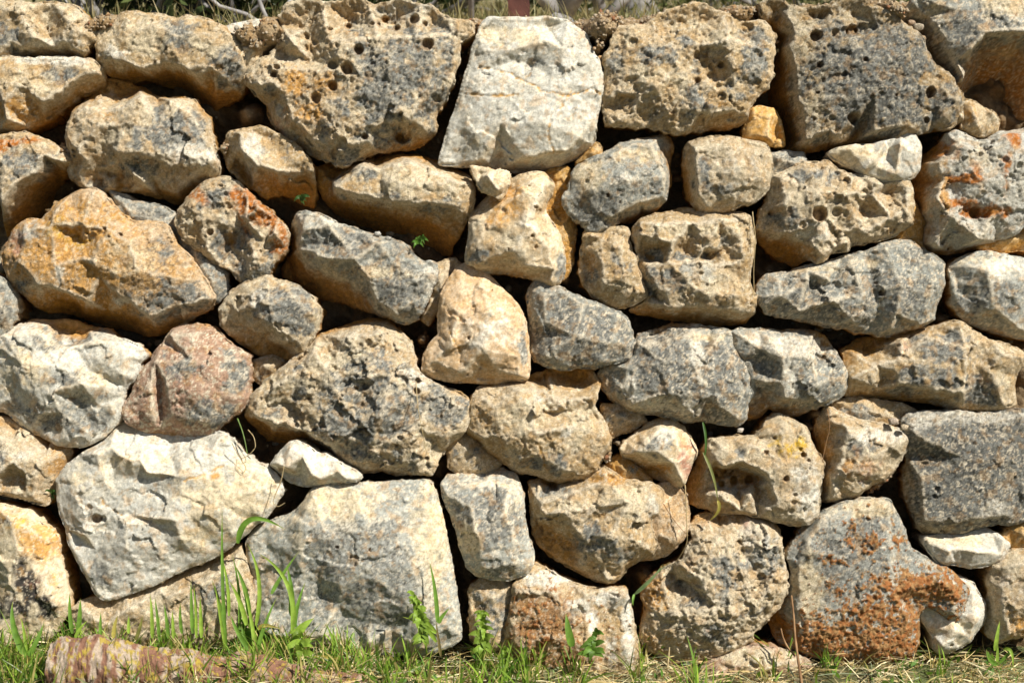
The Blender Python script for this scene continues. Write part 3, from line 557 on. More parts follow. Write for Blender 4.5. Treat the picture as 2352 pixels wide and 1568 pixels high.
stone("broad cream stone with a knob on its right and grey marbling, at the left edge",
 "-20,780 0,772 22,757,-30 40,745,-40 70,735,-50 110,737,-55 140,733,-60 170,740,-60 195,752,-60 240,757,-55 270,777,-30 295,783 312,791 329,800 336,814 332,825 321,833 319,859 312,873 297,880 290,890 284,909 281,943 270,968 259,985 236,1005 214,1016,-25 191,1026,-30 157,1025,-30 129,1022,-30 112,1013,-35 93,1002,-40 67,991,-40 45,977,-40 28,963,-40 14,949,-40 -20,938,-40",
 "20,772 90,762 115,775,-2 125,797,-4 160,802 180,795,-4 230,788,5 270,785,5 60,830,12 150,840,12 210,850,4 222,815,6 240,830,8 300,820,5 290,860,5 60,890,5 30,912,-8 130,900,12 200,880,15 100,948,-2 105,968,-14 150,948,2 185,922,-8 230,930,-3 260,930 150,1000,-6 220,1000,-6 180,765,-35 130,752,-35",
 'white', "g,160,870,60,14,.7 g,60,800,60,20,.4 g,140,770,60,24,.7 g,180,960,80,30,.7 g,240,910,50,20,.5 o,160,760,30,18,.5 c,60,850,60,50,.7 g,30,940,40,20,.5 c,240,860,30,20,.6", kind='smooth', A=1.0, fleck=.35)
stone("pinkish red stone with grey patches and a vertical groove, above the enormous pale boulder",
 "357,805,-30 377,780,-35 394,757,-40 408,746,-45 450,743,-45 492,752,-45 520,783,-40 548,802,-30 574,817 576,847 574,881 576,915 557,940 540,952 520,968 501,985,-25 478,1002,-30 456,1009,-35 422,1008,-40 394,1008,-45 366,999,-40 337,997,-35 318,985,-30 298,974 287,960 283,949 290,926 304,904 312,881 323,856 346,833",
 "395,768,-2 445,768 480,800 540,830 365,830,5 352,880,6 358,950,4 372,880,-8 375,950,-10 390,880,10 450,830,12 450,900,15 530,900,8 400,950,5 480,970,5 560,870 320,920 325,965,-6 360,982,-10", 'pink', "g,430,840,50,30,.6 g,500,950,50,30,.8 g,540,860,30,40,.7 p,400,920,60,60,.5 w,480,830,60,12,.4 c,400,780,30,20,.5", A=.75, fleck=.9)
stone("very large grey and cream boulder with a cluster of small cavities, left of centre",
 "669,828 700,800,-35 730,770,-50 790,748,-60 850,730,-65 890,735,-60 920,765,-45 945,790,-30 956,842 967,859 990,876,-25 1015,887,-30 1052,901,-35 1074,915,-30 1080,929 1077,968 1069,991 1046,1013,-35 1018,1039,-40 1004,1061 993,1088 967,1089 937,1087,-35 906,1091,-50 875,1084,-50 832,1084,-45 804,1070,-40 776,1053,-45 754,1036,-55 726,1030,-75 692,1022,-90 664,1025,-100 630,1028,-105 608,1020,-100 588,1005,-95 565,980,-85 555,955,-60 571,932 579,909 608,876 636,856",
 "720,803 800,772,4 870,765,5 925,802 745,830,10 780,830,4 785,855,8 700,850,5 650,880,8 665,925,-3 600,920,2 590,955,2 645,970,3 710,990,2 740,950,10 780,900,20 860,860,18 838,895,2 900,860,15 950,900,12 880,950,25 960,980,12 945,965,0 1050,930,5 1020,1000,5 960,1060 860,1030,12 800,1000,10 820,960,14 760,1022 880,1072,-8 620,1000,-55 690,1003,-45 575,975,-50 990,905,-3",
 'cream', "g,850,950,200,100,.6 c,640,880,60,30,.6 c,720,860,40,40,.6 c,800,820,60,20,.6 c,980,1000,30,50,.6 c,870,900,40,14,.6 g,690,880,20,50,.85 g,850,830,70,30,.7 g,860,900,60,50,.75 g,900,960,70,50,.7 g,1030,930,50,40,.8 g,820,1030,60,30,.6 g,930,1040,50,30,.5 c,760,830,50,20,.7 w,960,870,30,30,.7 o,700,1000,80,16,.5 c,1000,1050,30,30,.7 g,620,940,30,16,.5 o,690,950,20,12,.4", A=1.35, kind='norm', fleck=.7,
 holes="849,787,9,1.2 960,873,7 958,898,9 822,890,5 842,886,10,1.5 914,1020,4 714,914,4 795,880,9,1 830,795,8,.7 770,845,7,.8 880,800,8,.7 815,940,9,.8")
stone("rough tan stone with a jagged slanting ledge, centre lower half",
 "1078,930 1090,905,-30 1100,890,-40 1130,880,-45 1200,868,-55 1260,850,-60 1320,845,-60 1360,850,-55 1380,880,-45 1370,905 1365,935 1380,955,-25 1395,985,-25 1402,1005 1400,1030 1385,1045 1372,1080 1350,1095,-25 1310,1102,-30 1290,1108,-35 1250,1100,-40 1210,1085,-40 1195,1090,-45 1170,1075,-40 1140,1050,-45 1120,1040,-45 1100,1015,-45 1080,1000,-40 1072,985,-30 1080,960",
 "1110,915 1190,892 1240,898,-3 1270,908 1300,918 1355,917 1240,872,-40 1330,875,-40 1140,930,8 1215,925,12 1290,930,8 1260,945,-6 1300,940,-2 1150,1000,10 1230,990,20 1320,980,12 1380,1000,5 1240,1045,6 1300,1080,5 1340,1050,6 1180,1050 1110,1000",
 'tan', "c,1200,950,60,40,.8 c,1340,970,40,50,.7 g,1240,1060,60,20,.6 g,1240,990,40,20,.35 o,1120,950,30,30,.5 w,1300,990,14,14,.7 w,1230,915,50,8,.6", A=1.15, fleck=.4, cracks=("1230,1010 1245,1040 1250,1065",))
stone("broad dark grey stone netted with white veins, right of centre",
 "1375,864,-50 1384,847,-45 1401,836,-40 1437,831,-30 1454,814 1460,786,-25 1465,769,-40 1496,760,-45 1541,746,-50 1595,746,-45 1637,752,-35 1675,760 1686,769 1684,791 1698,817 1715,836 1720,862 1720,887 1726,904 1717,926 1715,960 1692,977 1664,975,-25 1641,971,-30 1613,966,-35 1574,970,-40 1546,960,-40 1504,952,-40 1463,949,-45 1440,943,-45 1420,929,-50 1406,918,-50 1395,904,-50 1384,887,-50",
 "1465,790 1520,785 1570,770,4 1650,767,2 1437,845,-2 1432,890 1452,930 1520,830,15 1600,830,15 1680,830,5 1520,900,15 1620,910,15 1700,900,5 1600,955 1690,960 1500,770,-25 1402,880,-22", 'lgrey', "g,1530,840,70,60,1 g,1650,850,60,60,1 g,1600,930,80,30,.7 g,1530,770,60,10,.9 w,1595,800,14,50,1 w,1500,925,36,14,1 w,1570,935,36,12,.8 w,1450,900,12,50,.8 c,1620,775,50,10,.8", A=.75, fleck=1.1, grey=.12)
stone("faceted grey stone with a bright cream upper facet, right of the white-veined stone",
 "1678,760 1700,755,-30 1743,757,-35 1796,760,-40 1841,757,-50 1883,760,-55 1906,777,-50 1917,802,-45 1937,833,-30 1944,856 1944,892 1931,909 1906,923 1872,937,-30 1844,951,-45 1824,960,-55 1799,954,-60 1771,937,-50 1751,960,-60 1743,963,-60 1720,963,-60 1722,935,-50 1728,909,-30 1726,870 1717,839 1700,819 1684,800",
 "1700,772 1760,777,5 1850,785,2 1855,815,12 1880,840 1895,790,-35 1790,820,15 1740,800,4 1740,830,-10 1790,880,10 1800,912,6 1870,880,12 1930,868 1860,922,2 1760,910,-22", 'lgrey', "g,1740,840,30,40,.9 g,1890,800,40,40,1 g,1870,890,60,40,.7 w,1830,800,50,20,1 w,1760,780,70,12,.9 w,1810,850,16,50,.8 o,1800,940,60,16,.6", A=.8, fleck=.9)
stone("wide brown and grey stone with a peaked top, above the black speckled block",
 "1938,904,-40 1944,876,-30 1947,853,-30 1944,805,-60 1989,777,-75 2059,766,-60 2101,766,-50 2144,752,-40 2180,738,-35 2206,739 2236,760 2270,780 2298,788 2326,797 2346,805 2352,822 2349,836 2329,862 2329,904 2332,929 2321,940,-25 2293,945,-30 2256,943,-35 2214,940,-40 2172,932,-45 2144,926,-50 2101,921,-55 2045,916,-60 1989,912,-55 1955,912,-50",
 "1953,868 2010,838,-2 2070,812 2068,785,-2 2120,775,4 2200,750 2010,800,-40 2000,880,-2 2030,862,-10 2050,850,4 2060,880,4 2060,825,6 2120,830,12 2210,800,12 2290,810,8 2340,822 2235,838,-6 2260,845,4 2120,890,8 2200,900,10 2290,900,5 2240,888,-6 2020,893,-12 2300,930", 'tan', "g,2150,800,50,40,.8 g,2140,870,70,40,.7 g,2250,900,60,30,.7 c,2300,880,30,30,.6 c,2290,800,40,20,.5 r,2258,880,10,14,.6 p,2080,800,30,20,.4", A=.95, fleck=.5)
stone("black speckled block with a clean pale top edge, right edge of the wall",
 "2070,965 2085,950,-30 2130,943,-25 2180,945 2250,950 2330,940 2405,945 2405,1200 2352,1195 2320,1205 2290,1200 2250,1210,-30 2210,1230,-35 2170,1232,-40 2130,1228,-40 2110,1210,-35 2100,1180,-35 2085,1150,-35 2082,1120,-40 2080,1080,-40 2085,1050,-30 2078,1010",
 "2100,968,-3 2250,970 2340,960,2 2100,1000,5 2108,1100,6 2200,1050,10 2300,1060,10 2115,1190,5 2200,1190,8 2300,1180,5 2150,1215,-5", 'grey', "w,2200,955,130,12,1.1 w,2110,970,30,16,.9 w,2275,1165,24,22,.9 w,2250,1180,20,14,.7 c,2130,1215,60,10,.9 g,2230,1070,120,90,1 d,2200,1040,70,40,.45 c,2085,1100,8,60,.8", A=.7, mat=M_CRUST, fleck=1.3, grey=.4)
stone("pyramid-like cream stone with an ochre left face, below the wide brown wedge",
 "1885,960,-40 1902,929,-30 1921,943 1950,957 1989,968 2031,974 2062,985 2085,999 2089,1013 2079,1036 2065,1058 2048,1084 2028,1101 2003,1112,-25 1978,1134,-30 1944,1146,-35 1907,1155,-40 1888,1151,-50 1888,1115,-60 1893,1072,-60 1890,1042,-60 1885,1008,-60 1879,982,-50",
 "1907,965 1940,985,8 1925,1045,4 1908,1095,2 1907,1138 1990,985,5 2075,1005 1980,1030,12 1950,1080,10 2000,1045,8 2020,1090 1960,1130,-3", 'cream', "w,2000,995,70,16,.8 g,1980,1020,50,20,.45 p,1980,1070,40,30,.5 o,1900,1040,14,90,.7 o,1950,1060,30,20,.4 g,1960,1125,40,12,.4", A=1.0, fleck=.4)
stone("honeycombed cream and yellow stone with a dark recess full of holes, lower right",
 "1620,1020,-30 1632,1008 1680,1005 1735,1000 1755,980 1765,960,-35 1790,950,-35 1815,962 1850,980 1858,1000 1870,1030 1885,1050 1892,1070 1885,1100 1882,1130 1878,1180 1860,1200 1830,1207 1800,1200 1780,1195 1740,1185,-30 1700,1180,-40 1660,1182,-45 1620,1170,-50 1590,1160,-55 1578,1140,-60 1590,1100,-60 1605,1070,-55 1612,1040,-45",
 "1650,1020,2 1640,1052,2 1720,1020,8 1790,990,5 1700,1055,10 1655,1068,6 1755,1085,12 1765,1105,8 1800,1060,12 1850,1060,8 1650,1078,-34 1690,1080,-38 1740,1102,-34 1650,1122,-26 1740,1122,-24 1700,1125,-30 1650,1136,-4 1720,1134,2 1615,1130,-22 1850,1150,5 1780,1150,8 1700,1170,-5 1830,1190 1625,1080,-20",
 'cream', "y,1825,1028,28,22,.8 y,1780,1010,30,20,.5 g,1690,1040,40,14,.5 l,1700,1105,60,24,.8 w,1850,1130,40,60,.8 o,1610,1120,30,50,.6 o,1700,1160,60,20,.3", kind='norm', A=.85, grey=-.08, holes="1661,1114,8 1691,1107,10 1671,1084,5 1727,1105,11 1648,1095,6 1755,1037,7 1840,1042,7 1835,1030,5,1 1799,1096,7 1775,1004,4 1852,1055,5 1820,1132,5,1.5 1816,1150,7,1 1812,1170,7,1", fleck=.2)
stone("small sharp-cornered stone with a pink right face, above the honeycombed stone's left end",
 "1423,1030 1440,1012,-30 1465,995,-35 1490,975,-45 1520,962,-50 1550,965,-45 1575,985,-40 1590,1010,-35 1602,1035 1590,1060 1580,1085 1570,1112 1560,1117,-30 1530,1108,-50 1500,1100,-60 1475,1080,-60 1450,1060,-50 1430,1045,-30",
 "1515,982,2 1548,990,4 1556,1030,4 1545,1062,6 1480,1010,5 1510,1035,9 1460,1035,2 1500,1056,-2 1562,1095 1587,1045,-4 1510,1082,-32", 'cream', "g,1500,1020,40,24,.5 p,1575,1055,18,40,.8 w,1530,1000,20,30,.6 o,1500,1080,50,14,.7", A=.7, kind='smooth')
stone("lumpy tan boulder with a shadowed hollow on its lower left, below the jagged-ledge stone",
 "1218,1150,-35 1215,1110,-45 1240,1100,-55 1290,1108,-50 1335,1105,-35 1370,1080 1385,1070 1410,1085 1430,1100 1460,1105 1500,1110 1522,1125 1520,1160 1515,1180 1495,1190 1500,1220 1508,1250 1500,1270 1470,1285,-30 1440,1305,-35 1425,1330,-35 1400,1342,-35 1370,1335,-40 1340,1320,-45 1310,1305,-50 1280,1290,-55 1255,1270,-55 1238,1258,-55 1225,1225,-50 1222,1190,-40",
 "1235,1147 1280,1140 1335,1122 1270,1122,-40 1390,1100,2 1250,1180,6 1300,1170,12 1370,1160,10 1385,1180,0 1440,1150,10 1500,1130 1480,1165,4 1320,1210,6 1400,1220,20 1345,1235,4 1470,1240,10 1260,1220,-25 1310,1250,-25 1275,1262,-30 1370,1270,6 1390,1325 1430,1290 1335,1295,-12 1385,1300,-2",
 'tan', "o,1395,1100,40,14,.9 g,1360,1240,60,30,.7 g,1270,1130,50,12,.7 c,1440,1150,50,30,.9 c,1310,1160,40,20,.6 g,1430,1270,50,20,.4 w,1500,1160,12,30,.7 o,1280,1250,50,30,.5 w,1380,1170,40,10,.5", A=1.15, fleck=.5)
stone("plain tan stone peeping out to the right of the lumpy tan boulder",
 "1487,1130 1520,1112,-30 1560,1108,-35 1580,1150 1584,1215 1565,1245 1536,1272 1508,1284,-30 1480,1289,-40 1450,1290,-40 1460,1260 1480,1200",
 "1515,1162 1513,1228 1550,1240,6 1550,1190 1540,1135,-12 1570,1215", 'peach', "o,1540,1180,30,40,.5", f=-14, A=.7)
stone("very knobbly cream and grey boulder with an orange left flank, bottom course right of centre",
 "1473,1375,-40 1481,1352,-40 1498,1330,-40 1518,1310,-35 1546,1296,-30 1566,1285 1582,1254 1591,1231 1585,1212,-30 1602,1189,-45 1630,1181,-50 1672,1181,-50 1715,1186,-50 1751,1192,-45 1780,1200,-45 1795,1230,-35 1796,1254 1802,1296 1809,1324 1804,1366 1790,1389 1771,1411 1751,1431 1740,1445 1723,1470 1700,1487,-25 1667,1504,-30 1630,1513,-30 1591,1517,-35 1554,1515,-35 1526,1510,-35 1498,1501,-35 1478,1479,-35 1470,1451,-35 1478,1423,-40 1484,1397,-45",
 "1590,1228 1640,1225,-2 1690,1230,-4 1745,1212 1660,1198,-30 1600,1270,8 1660,1255,8 1700,1250,-4 1740,1250,8 1560,1290,8 1545,1320,-14 1580,1340,-8 1520,1345,-2 1530,1370,2 1600,1320,15 1700,1310,15 1720,1290,2 1740,1330,2 1770,1320,8 1540,1400,10 1640,1390,22 1740,1380,10 1505,1450,-5 1600,1450,12 1690,1440,8 1560,1500,-5 1500,1400 1650,1485,-3",
 'cream', "g,1650,1330,60,50,.5 g,1760,1280,30,60,.6 g,1620,1440,60,30,.45 o,1500,1370,30,40,.8 o,1510,1470,40,20,.6 w,1740,1240,40,30,.6 g,1740,1390,40,30,.4 p,1640,1195,70,14,.5", kind='karst', A=1.25, fleck=.6, holes="1565,1345,16,.8 1655,1262,11,.7 1735,1300,12,.7 1745,1320,10,.7 1700,1265,10,.7")
stone("flat grey slab thickly splashed with rust-red lichen",
 "1881,1177,-30 1905,1164 1938,1153 1978,1144 2017,1144 2040,1147 2048,1155 2056,1178 2068,1195 2076,1217 2082,1240 2090,1259 2110,1273 2135,1285 2158,1293 2177,1302 2189,1313 2214,1341 2225,1355 2214,1386 2206,1420 2197,1431 2172,1417 2144,1397 2124,1393 2108,1411 2107,1445 2110,1473 2093,1504 2062,1521 2031,1532,-30 1997,1535,-35 1961,1532,-35 1933,1529,-35 1913,1513,-30 1876,1510,-30 1843,1501,-30 1817,1490,-40 1798,1486,-50 1785,1470,-60 1775,1425,-70 1785,1400,-60 1806,1380,-40 1815,1352,-30 1817,1310 1809,1282 1812,1265,-25 1823,1248,-30 1840,1223,-40 1860,1200,-40",
 "1880,1192,2 1960,1170 2035,1160 1850,1235 1850,1260,5 1830,1290 1832,1385 1832,1430 1838,1485 1950,1280,10 2040,1260,8 1930,1400,12 2040,1350,12 2150,1330,8 2190,1360,5 2180,1400,5 2080,1420,8 2000,1480,8 2080,1490 1860,1450,6 1920,1505 2000,1515,-3 1803,1450,-35",
 'lgrey', "g,1950,1260,110,70,.75 c,1990,1165,60,16,1 c,1850,1340,28,60,.9 w,1880,1200,30,20,.5 K,2120,1345,90,36,1 K,2020,1400,80,50,.85 K,1890,1460,90,44,1 K,2010,1475,110,60,1 K,2070,1420,50,50,.9 K,2190,1400,20,30,.7 K,1950,1220,14,30,.6 K,2000,1240,20,16,.6 K,2060,1240,26,14,.65 K,1910,1280,30,12,.6 K,1920,1350,20,14,.6 c,1920,1470,14,20,.8 g,2170,1380,40,30,.7", A=.55, fleck=.6)
stone("broken pale shard beside the rust-splashed slab",
 "2110,1397 2150,1350 2191,1318 2239,1341 2248,1361 2265,1386 2267,1414 2259,1437 2242,1456 2231,1476 2203,1490 2180,1501 2158,1503 2149,1493 2144,1459 2132,1442 2121,1423", "2145,1400,-8 2200,1432,-2 2190,1442,6 2160,1480,5 2232,1420,8 2225,1460 2230,1362 2180,1400,-6", 'white', "c,2180,1450,50,40,.6", f=-20, kind='smooth', A=.9, stain=.4, fleck=.15, round_=8)
stone("flat pale slab lying under the black speckled block",
 "2121,1234 2158,1228,-30 2186,1224,-40 2214,1216,-45 2242,1210,-45 2279,1218,-35 2298,1231 2318,1248 2310,1268 2298,1285 2270,1296 2225,1303 2191,1293 2163,1296 2149,1285 2135,1268 2124,1251", "2140,1246,-3 2175,1256,3 2163,1290,-2 2172,1262,6 2230,1240,-6 2300,1240,-2 2230,1260,6 2290,1270", 'white', "c,2200,1240,80,10,.7", kind='smooth', A=.7, stain=.4, fleck=.15, round_=8)
stone("cream stone streaked with orange, bottom right corner",
 "2278,1300 2300,1275,-35 2330,1262,-35 2405,1265 2405,1480 2350,1460 2320,1465 2290,1475,-30 2270,1460,-45 2272,1420,-45 2275,1370,-40 2270,1330,-30", "2312,1298 2292,1350,4 2295,1400,2 2312,1450 2350,1290,5 2350,1380,10 2350,1440", 'cream', "r,2340,1330,30,12,.5 o,2350,1430,40,25,.8 o,2320,1400,30,10,.4 w,2320,1340,30,30,.5", A=.9)
stone("small orange stone peeping out at the right edge below the black speckled block",
 "2300,1232 2320,1215 2352,1195 2405,1190 2405,1265 2352,1262 2328,1258", "2345,1225,4 2370,1245", 'ochre', "r,2350,1225,40,20,.6", f=-25, A=.6)
stone("enormous pale fractured boulder with scalloped breaks and a dark pocket, lower left",
 "132,1101 141,1084 157,1067 183,1047 205,1033 225,1022,-25 242,1011,-30 262,988,-35 285,960,-50 340,965,-50 400,985,-50 478,990,-40 517,994 534,1011 562,1039 576,1053 620,1075 645,1100 650,1130 630,1165 605,1195 588,1203 562,1229 534,1251 506,1271 478,1285 439,1299 394,1321 357,1341 309,1358 270,1372 245,1377 225,1366 214,1347 200,1321 186,1296 169,1265 157,1237 155,1212 143,1184 135,1155 134,1127",
 "160,1100 225,1038,6 240,1070,6 255,1100,8 232,1040,8 262,1102,-1 265,1070,-2 200,1118,8 262,1025,5 300,1050,10 330,1052,12 350,1082,14 430,1062,10 390,1035,-12 340,1015,-12 480,1045,4 560,1075,8 280,1130,3 340,1125,2 420,1090,14 430,1130,12 345,1095,3 600,1120,5 520,1150,15 450,1180,14 415,1190,16 425,1230,12 395,1250,4 600,1180 195,1175,8 240,1165,10 260,1180,4 300,1195,12 300,1180,4 380,1185,14 375,1200,2 300,1250,10 200,1200,4 200,1225,6 225,1260,-4 280,1270,4 190,1240,-8 250,1330,-5 330,1310,-3 260,1360,-8 540,1220,5 450,1275,-2 500,1100,12",
 'white', "c,200,1100,60,40,.5 c,300,1060,80,20,.6 l,300,1200,120,120,.5 c,530,1140,100,70,.8 c,480,1220,80,40,.7 g,240,1310,40,30,.6 l,320,1230,80,40,.6 l,290,1110,50,40,.5 g,410,1095,30,12,.6 g,215,1180,16,20,.6 l,230,1050,40,30,.3 o,500,1090,10,8,.8 c,560,1070,50,20,.6", kind='smooth', A=1.0, stain=.5, fleck=.15, grey=-.1,
 holes="228,1188,12,1.6 242,1188,9,1.4 215,1160,7,.8", cracks=("240,1140 262,1165 290,1180", "428,1100 470,1090 520,1065"))
stone("orange and black stained stone in the bottom left corner",
 "-20,1153 8,1158 42,1167 73,1172 87,1186 101,1203 121,1214 134,1231 138,1262 143,1296 152,1324 157,1358 160,1389 152,1409 141,1430 122,1460 93,1473 56,1480 -20,1489",
 "30,1180,5 90,1220,5 125,1250 60,1260,12 110,1320,10 140,1380,5 40,1350,10 80,1410,5 10,1430", 'cream', "o,100,1240,40,40,1 o,30,1190,40,16,.8 y,60,1200,30,16,.5 d,55,1290,16,20,.9 d,75,1330,22,60,1 p,90,1310,24,30,.5 d,35,1390,40,24,.95 o,130,1330,16,60,.5 d,115,1385,24,26,.8 d,20,1195,16,6,.8 c,20,1260,30,40,.8", kind='smooth', A=1.2)
stone("cream stone with a brown hollow above the orange and black stained stone",
 "-20,962 0,958,-45 42,978,-45 79,989,-50 112,1011,-50 152,1027,-50 155,1044,-50 141,1081,-50 129,1115,-45 112,1151,-35 104,1160,-30 79,1151 45,1143,-25 17,1137,-30 -20,1131,-30",
 "0,1005,3 40,1028,2 20,985,-22 60,1020,-4 98,1050,2 110,1055,-4 40,1055,10 90,1088,5 72,1090,4 10,1085,8 20,1095,-14 60,1095,-14 65,1130,-4 85,1142,-2 20,1130,-8 100,1020,-35", 'cream', "g,20,1060,30,20,.5 w,40,1040,60,14,.6 o,45,1110,30,16,.7 o,130,1060,16,50,.7", A=.9)
stone("sliver of dark grey stone at the left edge beside the big orange boulder",
 "-20,625 8,640 25,660 38,690 38,720 30,745 12,770 -20,790", "8,690,5 20,720,3", 'lgrey', "g,10,700,20,60,.8", A=.7)
stone("small brilliant white shard, under the very large grey and cream boulder",
 "624,1065 636,1047 650,1033 661,1019 672,1011 689,1013 709,1022 726,1036 748,1042 771,1053 790,1067 813,1077 827,1084 834,1094 827,1101 790,1106 759,1110,-30 731,1117,-35 698,1115,-40 664,1106,-40 644,1087,-35 633,1075,-30",
 "640,1062 670,1022,2 662,1070,6 700,1045,6 720,1085,5 780,1078,2 800,1097 740,1098 690,1098,-22 655,1085,-20", 'white', "w,700,1060,60,30,1", f=14, kind='smooth', A=.4, stain=.15, fleck=.05, grey=-.2, round_=7)
stone("biggest block of the bottom course, cream with a large smoky grey centre",
 "563,1245,-40 575,1225,-40 600,1205,-40 640,1190,-40 680,1175,-30 700,1150 715,1125 745,1112 800,1110 860,1108 920,1104 985,1102 997,1120 1010,1160 1020,1200 1028,1250 1040,1310 1050,1370 1057,1430 1060,1462 1040,1480 1000,1495 950,1503,-30 890,1505,-35 860,1503,-30 820,1490 780,1482 720,1480 670,1465 620,1455 590,1440,-40 580,1380,-50 575,1330,-50 565,1290,-45",
 "700,1185,4 722,1132 692,1240,6 610,1240,-18 650,1215,-10 640,1300,-12 685,1275,2 705,1320,4 735,1320,2 745,1365,-6 620,1400,-14 700,1400,-8 780,1385,2 790,1410,-6 850,1425,-4 900,1440,-4 760,1230,15 850,1200,18 850,1300,22 790,1340,12 950,1300,18 980,1150,5 1012,1250,3 980,1400,8 1040,1440 740,1450,5 850,1470,4 950,1470,3 900,1495,-14 940,1380,12",
 'lgrey', "c,780,1150,90,40,.9 c,1000,1230,30,110,.9 c,690,1200,20,60,.6 l,850,1300,170,160,.5 g,850,1330,150,110,.6 g,830,1270,100,70,.8 g,880,1370,110,60,.8 d,745,1370,24,30,.35 g,920,1190,50,30,.5 g,700,1330,30,50,.6 g,800,1420,80,24,.5 g,680,1230,30,40,.5 c,790,1160,80,30,.9 c,980,1230,30,80,.8 c,900,1480,90,14,.7 g,630,1320,30,60,.35 c,770,1460,60,20,.5", kind='smooth', A=1.0, stain=.5, fleck=.5, holes="780,1250,4 854,1254,4 811,1272,3 858,1396,4,1")
stone("smooth grey upright stone with a cream patch, right of the biggest bottom block",
 "1012,1110,-30 1025,1095,-40 1060,1088,-45 1110,1080,-50 1150,1078,-50 1185,1090,-45 1200,1130 1205,1190 1212,1230 1225,1265 1225,1295 1210,1315 1170,1330 1130,1328 1095,1322,-25 1075,1305,-25 1060,1265 1050,1220 1035,1180 1020,1145",
 "1030,1135 1065,1112 1110,1106,2 1170,1115 1110,1095,-22 1080,1160,10 1130,1150,2 1160,1170,12 1100,1230,12 1180,1230,10 1110,1300,5 1190,1290,5", 'lgrey', "g,1120,1200,70,60,.85 g,1160,1290,50,30,.7 c,1078,1240,22,30,1 w,1120,1110,60,10,.4 c,1180,1140,20,40,.6 w,1140,1270,20,10,.7", kind='smooth', A=1.0, fleck=.7)
stone("dark greyish stone deep in the gap left of the crusty brown stone",
 "1078,1350 1110,1330,-30 1160,1328,-30 1182,1345 1178,1400 1165,1490 1120,1500 1080,1470 1078,1390", "1130,1370,5 1150,1430 1110,1450,4", 'tan', "g,1140,1400,40,60,.6", f=-30, A=.8)
stone("brown crusty stone crossed by a pale diagonal band, bottom course centre",
 "1178,1341 1206,1318,-30 1223,1296,-40 1249,1304,-40 1282,1324,-40 1310,1338,-35 1350,1349,-30 1384,1352 1437,1352 1446,1380 1451,1411 1460,1451 1468,1496 1460,1521 1451,1553 1384,1559 1300,1555 1220,1550 1164,1513,-30 1159,1451,-30 1170,1408 1178,1375",
 "1190,1352,2 1235,1325,-12 1275,1358,4 1345,1362,3 1430,1362,3 1290,1400,10 1340,1380,4 1355,1400,-4 1400,1400,-6 1385,1440,-2 1395,1470,-2 1350,1430,5 1250,1450,12 1350,1480,10 1425,1450,-2 1440,1480,5 1200,1480,8 1430,1530", 'tan', "b,1250,1420,90,80,.8 g,1300,1400,30,30,.6 g,1220,1480,30,30,.5 b,1290,1500,120,40,.7 K,1250,1440,70,60,.5 w,1260,1330,50,14,1 w,1360,1420,12,30,.9 w,1330,1385,24,14,.9 w,1400,1375,50,16,.9 w,1440,1460,14,70,.9 w,1400,1490,14,30,.8", A=.8)
stone("cream stone half hidden by grass under the enormous pale boulder",
 "157,1420 163,1397 180,1383,-30 214,1375,-35 253,1370,-40 309,1350,-45 366,1332,-45 422,1314,-45 464,1300,-45 492,1280,-45 520,1262,-45 548,1255,-35 562,1285 571,1324 582,1366 585,1408 572,1460 480,1485 380,1490 270,1485 180,1475",
 "190,1400 290,1375,-4 370,1355 390,1366,5 300,1395,5 470,1335,3 540,1290 470,1390,8 550,1380,5 380,1430,3 250,1430,3", 'cream', "g,500,1370,30,40,.6 g,360,1400,40,20,.4 c,400,1400,100,30,.6", f=-18, A=.9)
stone("low pinkish stone lying on the ground below the very knobbly boulder",
 "1606,1531 1644,1512 1672,1501 1709,1484,-30 1743,1479,-30 1785,1487,-30 1810,1493,-30 1838,1504 1863,1521 1876,1553 1841,1572 1771,1580 1686,1575 1620,1561", "1680,1520 1730,1500 1800,1510,3 1740,1530,8 1830,1535 1690,1550", 'pink', "c,1740,1510,80,20,.9 r,1790,1540,40,10,.5", f=10, A=1.0)
stone("little tan wedge under the huge top right boulder",
 "2214,253 2211,231 2228,228 2242,233 2265,247 2290,259 2298,278 2295,301 2279,307 2256,311 2228,304 2214,292", "2232,255 2280,262 2265,290,-4 2240,285,6", 'tan', "o,2230,270,14,30,.7 c,2270,275,20,14,.7", f=-22, A=.5, T=150, name='wedge_stone')
stone("tiny cream chip touching the round-holed grey block's right corner",
 "2178,280 2195,262 2205,245 2217,262 2217,276 2200,282", "2204,268,3", 'cream', "", f=-20, A=.4, T=60, name='wedge_stone')
stone("bluish shaded stone deep in the gap above the knobbly cream stone",
 "1770,350 1810,343 1850,350 1862,372 1850,400 1800,405 1765,408", "1800,370,4 1830,375", 'lgrey', "g,1810,370,40,20,.6", f=-40, A=.6, T=150)
stone("tiny ochre chip pinched under the right corner of the tall whitish block",
 "1325,374 1343,352 1360,338 1370,325 1383,340 1384,357 1366,370 1345,379", "1360,352,5 1350,365", 'ochre', "c,1372,340,8,12,.6", f=-25, A=.4, T=60, name='wedge_stone')
stone("brown stone deep in the gap under the very large boulder's right end",
 "1025,1020 1060,1000 1085,1000 1120,1040 1155,1065 1120,1090 1060,1095 1030,1075", "1070,1030,4 1100,1055", 'tan', "g,1080,1040,40,30,.5", f=-42, A=.6, T=150)
stone("dark stone deep in the gap under the white-veined stone's left end",
 "1385,930 1420,932 1470,945 1490,970 1450,990 1405,1005 1380,980", "1420,955,4 1450,965", 'tan', "g,1430,960,50,30,.4", f=-42, A=.8, T=150)
stone("brown stone deep in the gap above the lumpy tan boulder's right shoulder",
 "1395,1060 1430,1045 1470,1075 1500,1105 1490,1120 1440,1118 1400,1100", "1430,1075,4 1460,1095", 'ochre', "g,1440,1080,30,20,.5", f=-38, A=.6, T=150)
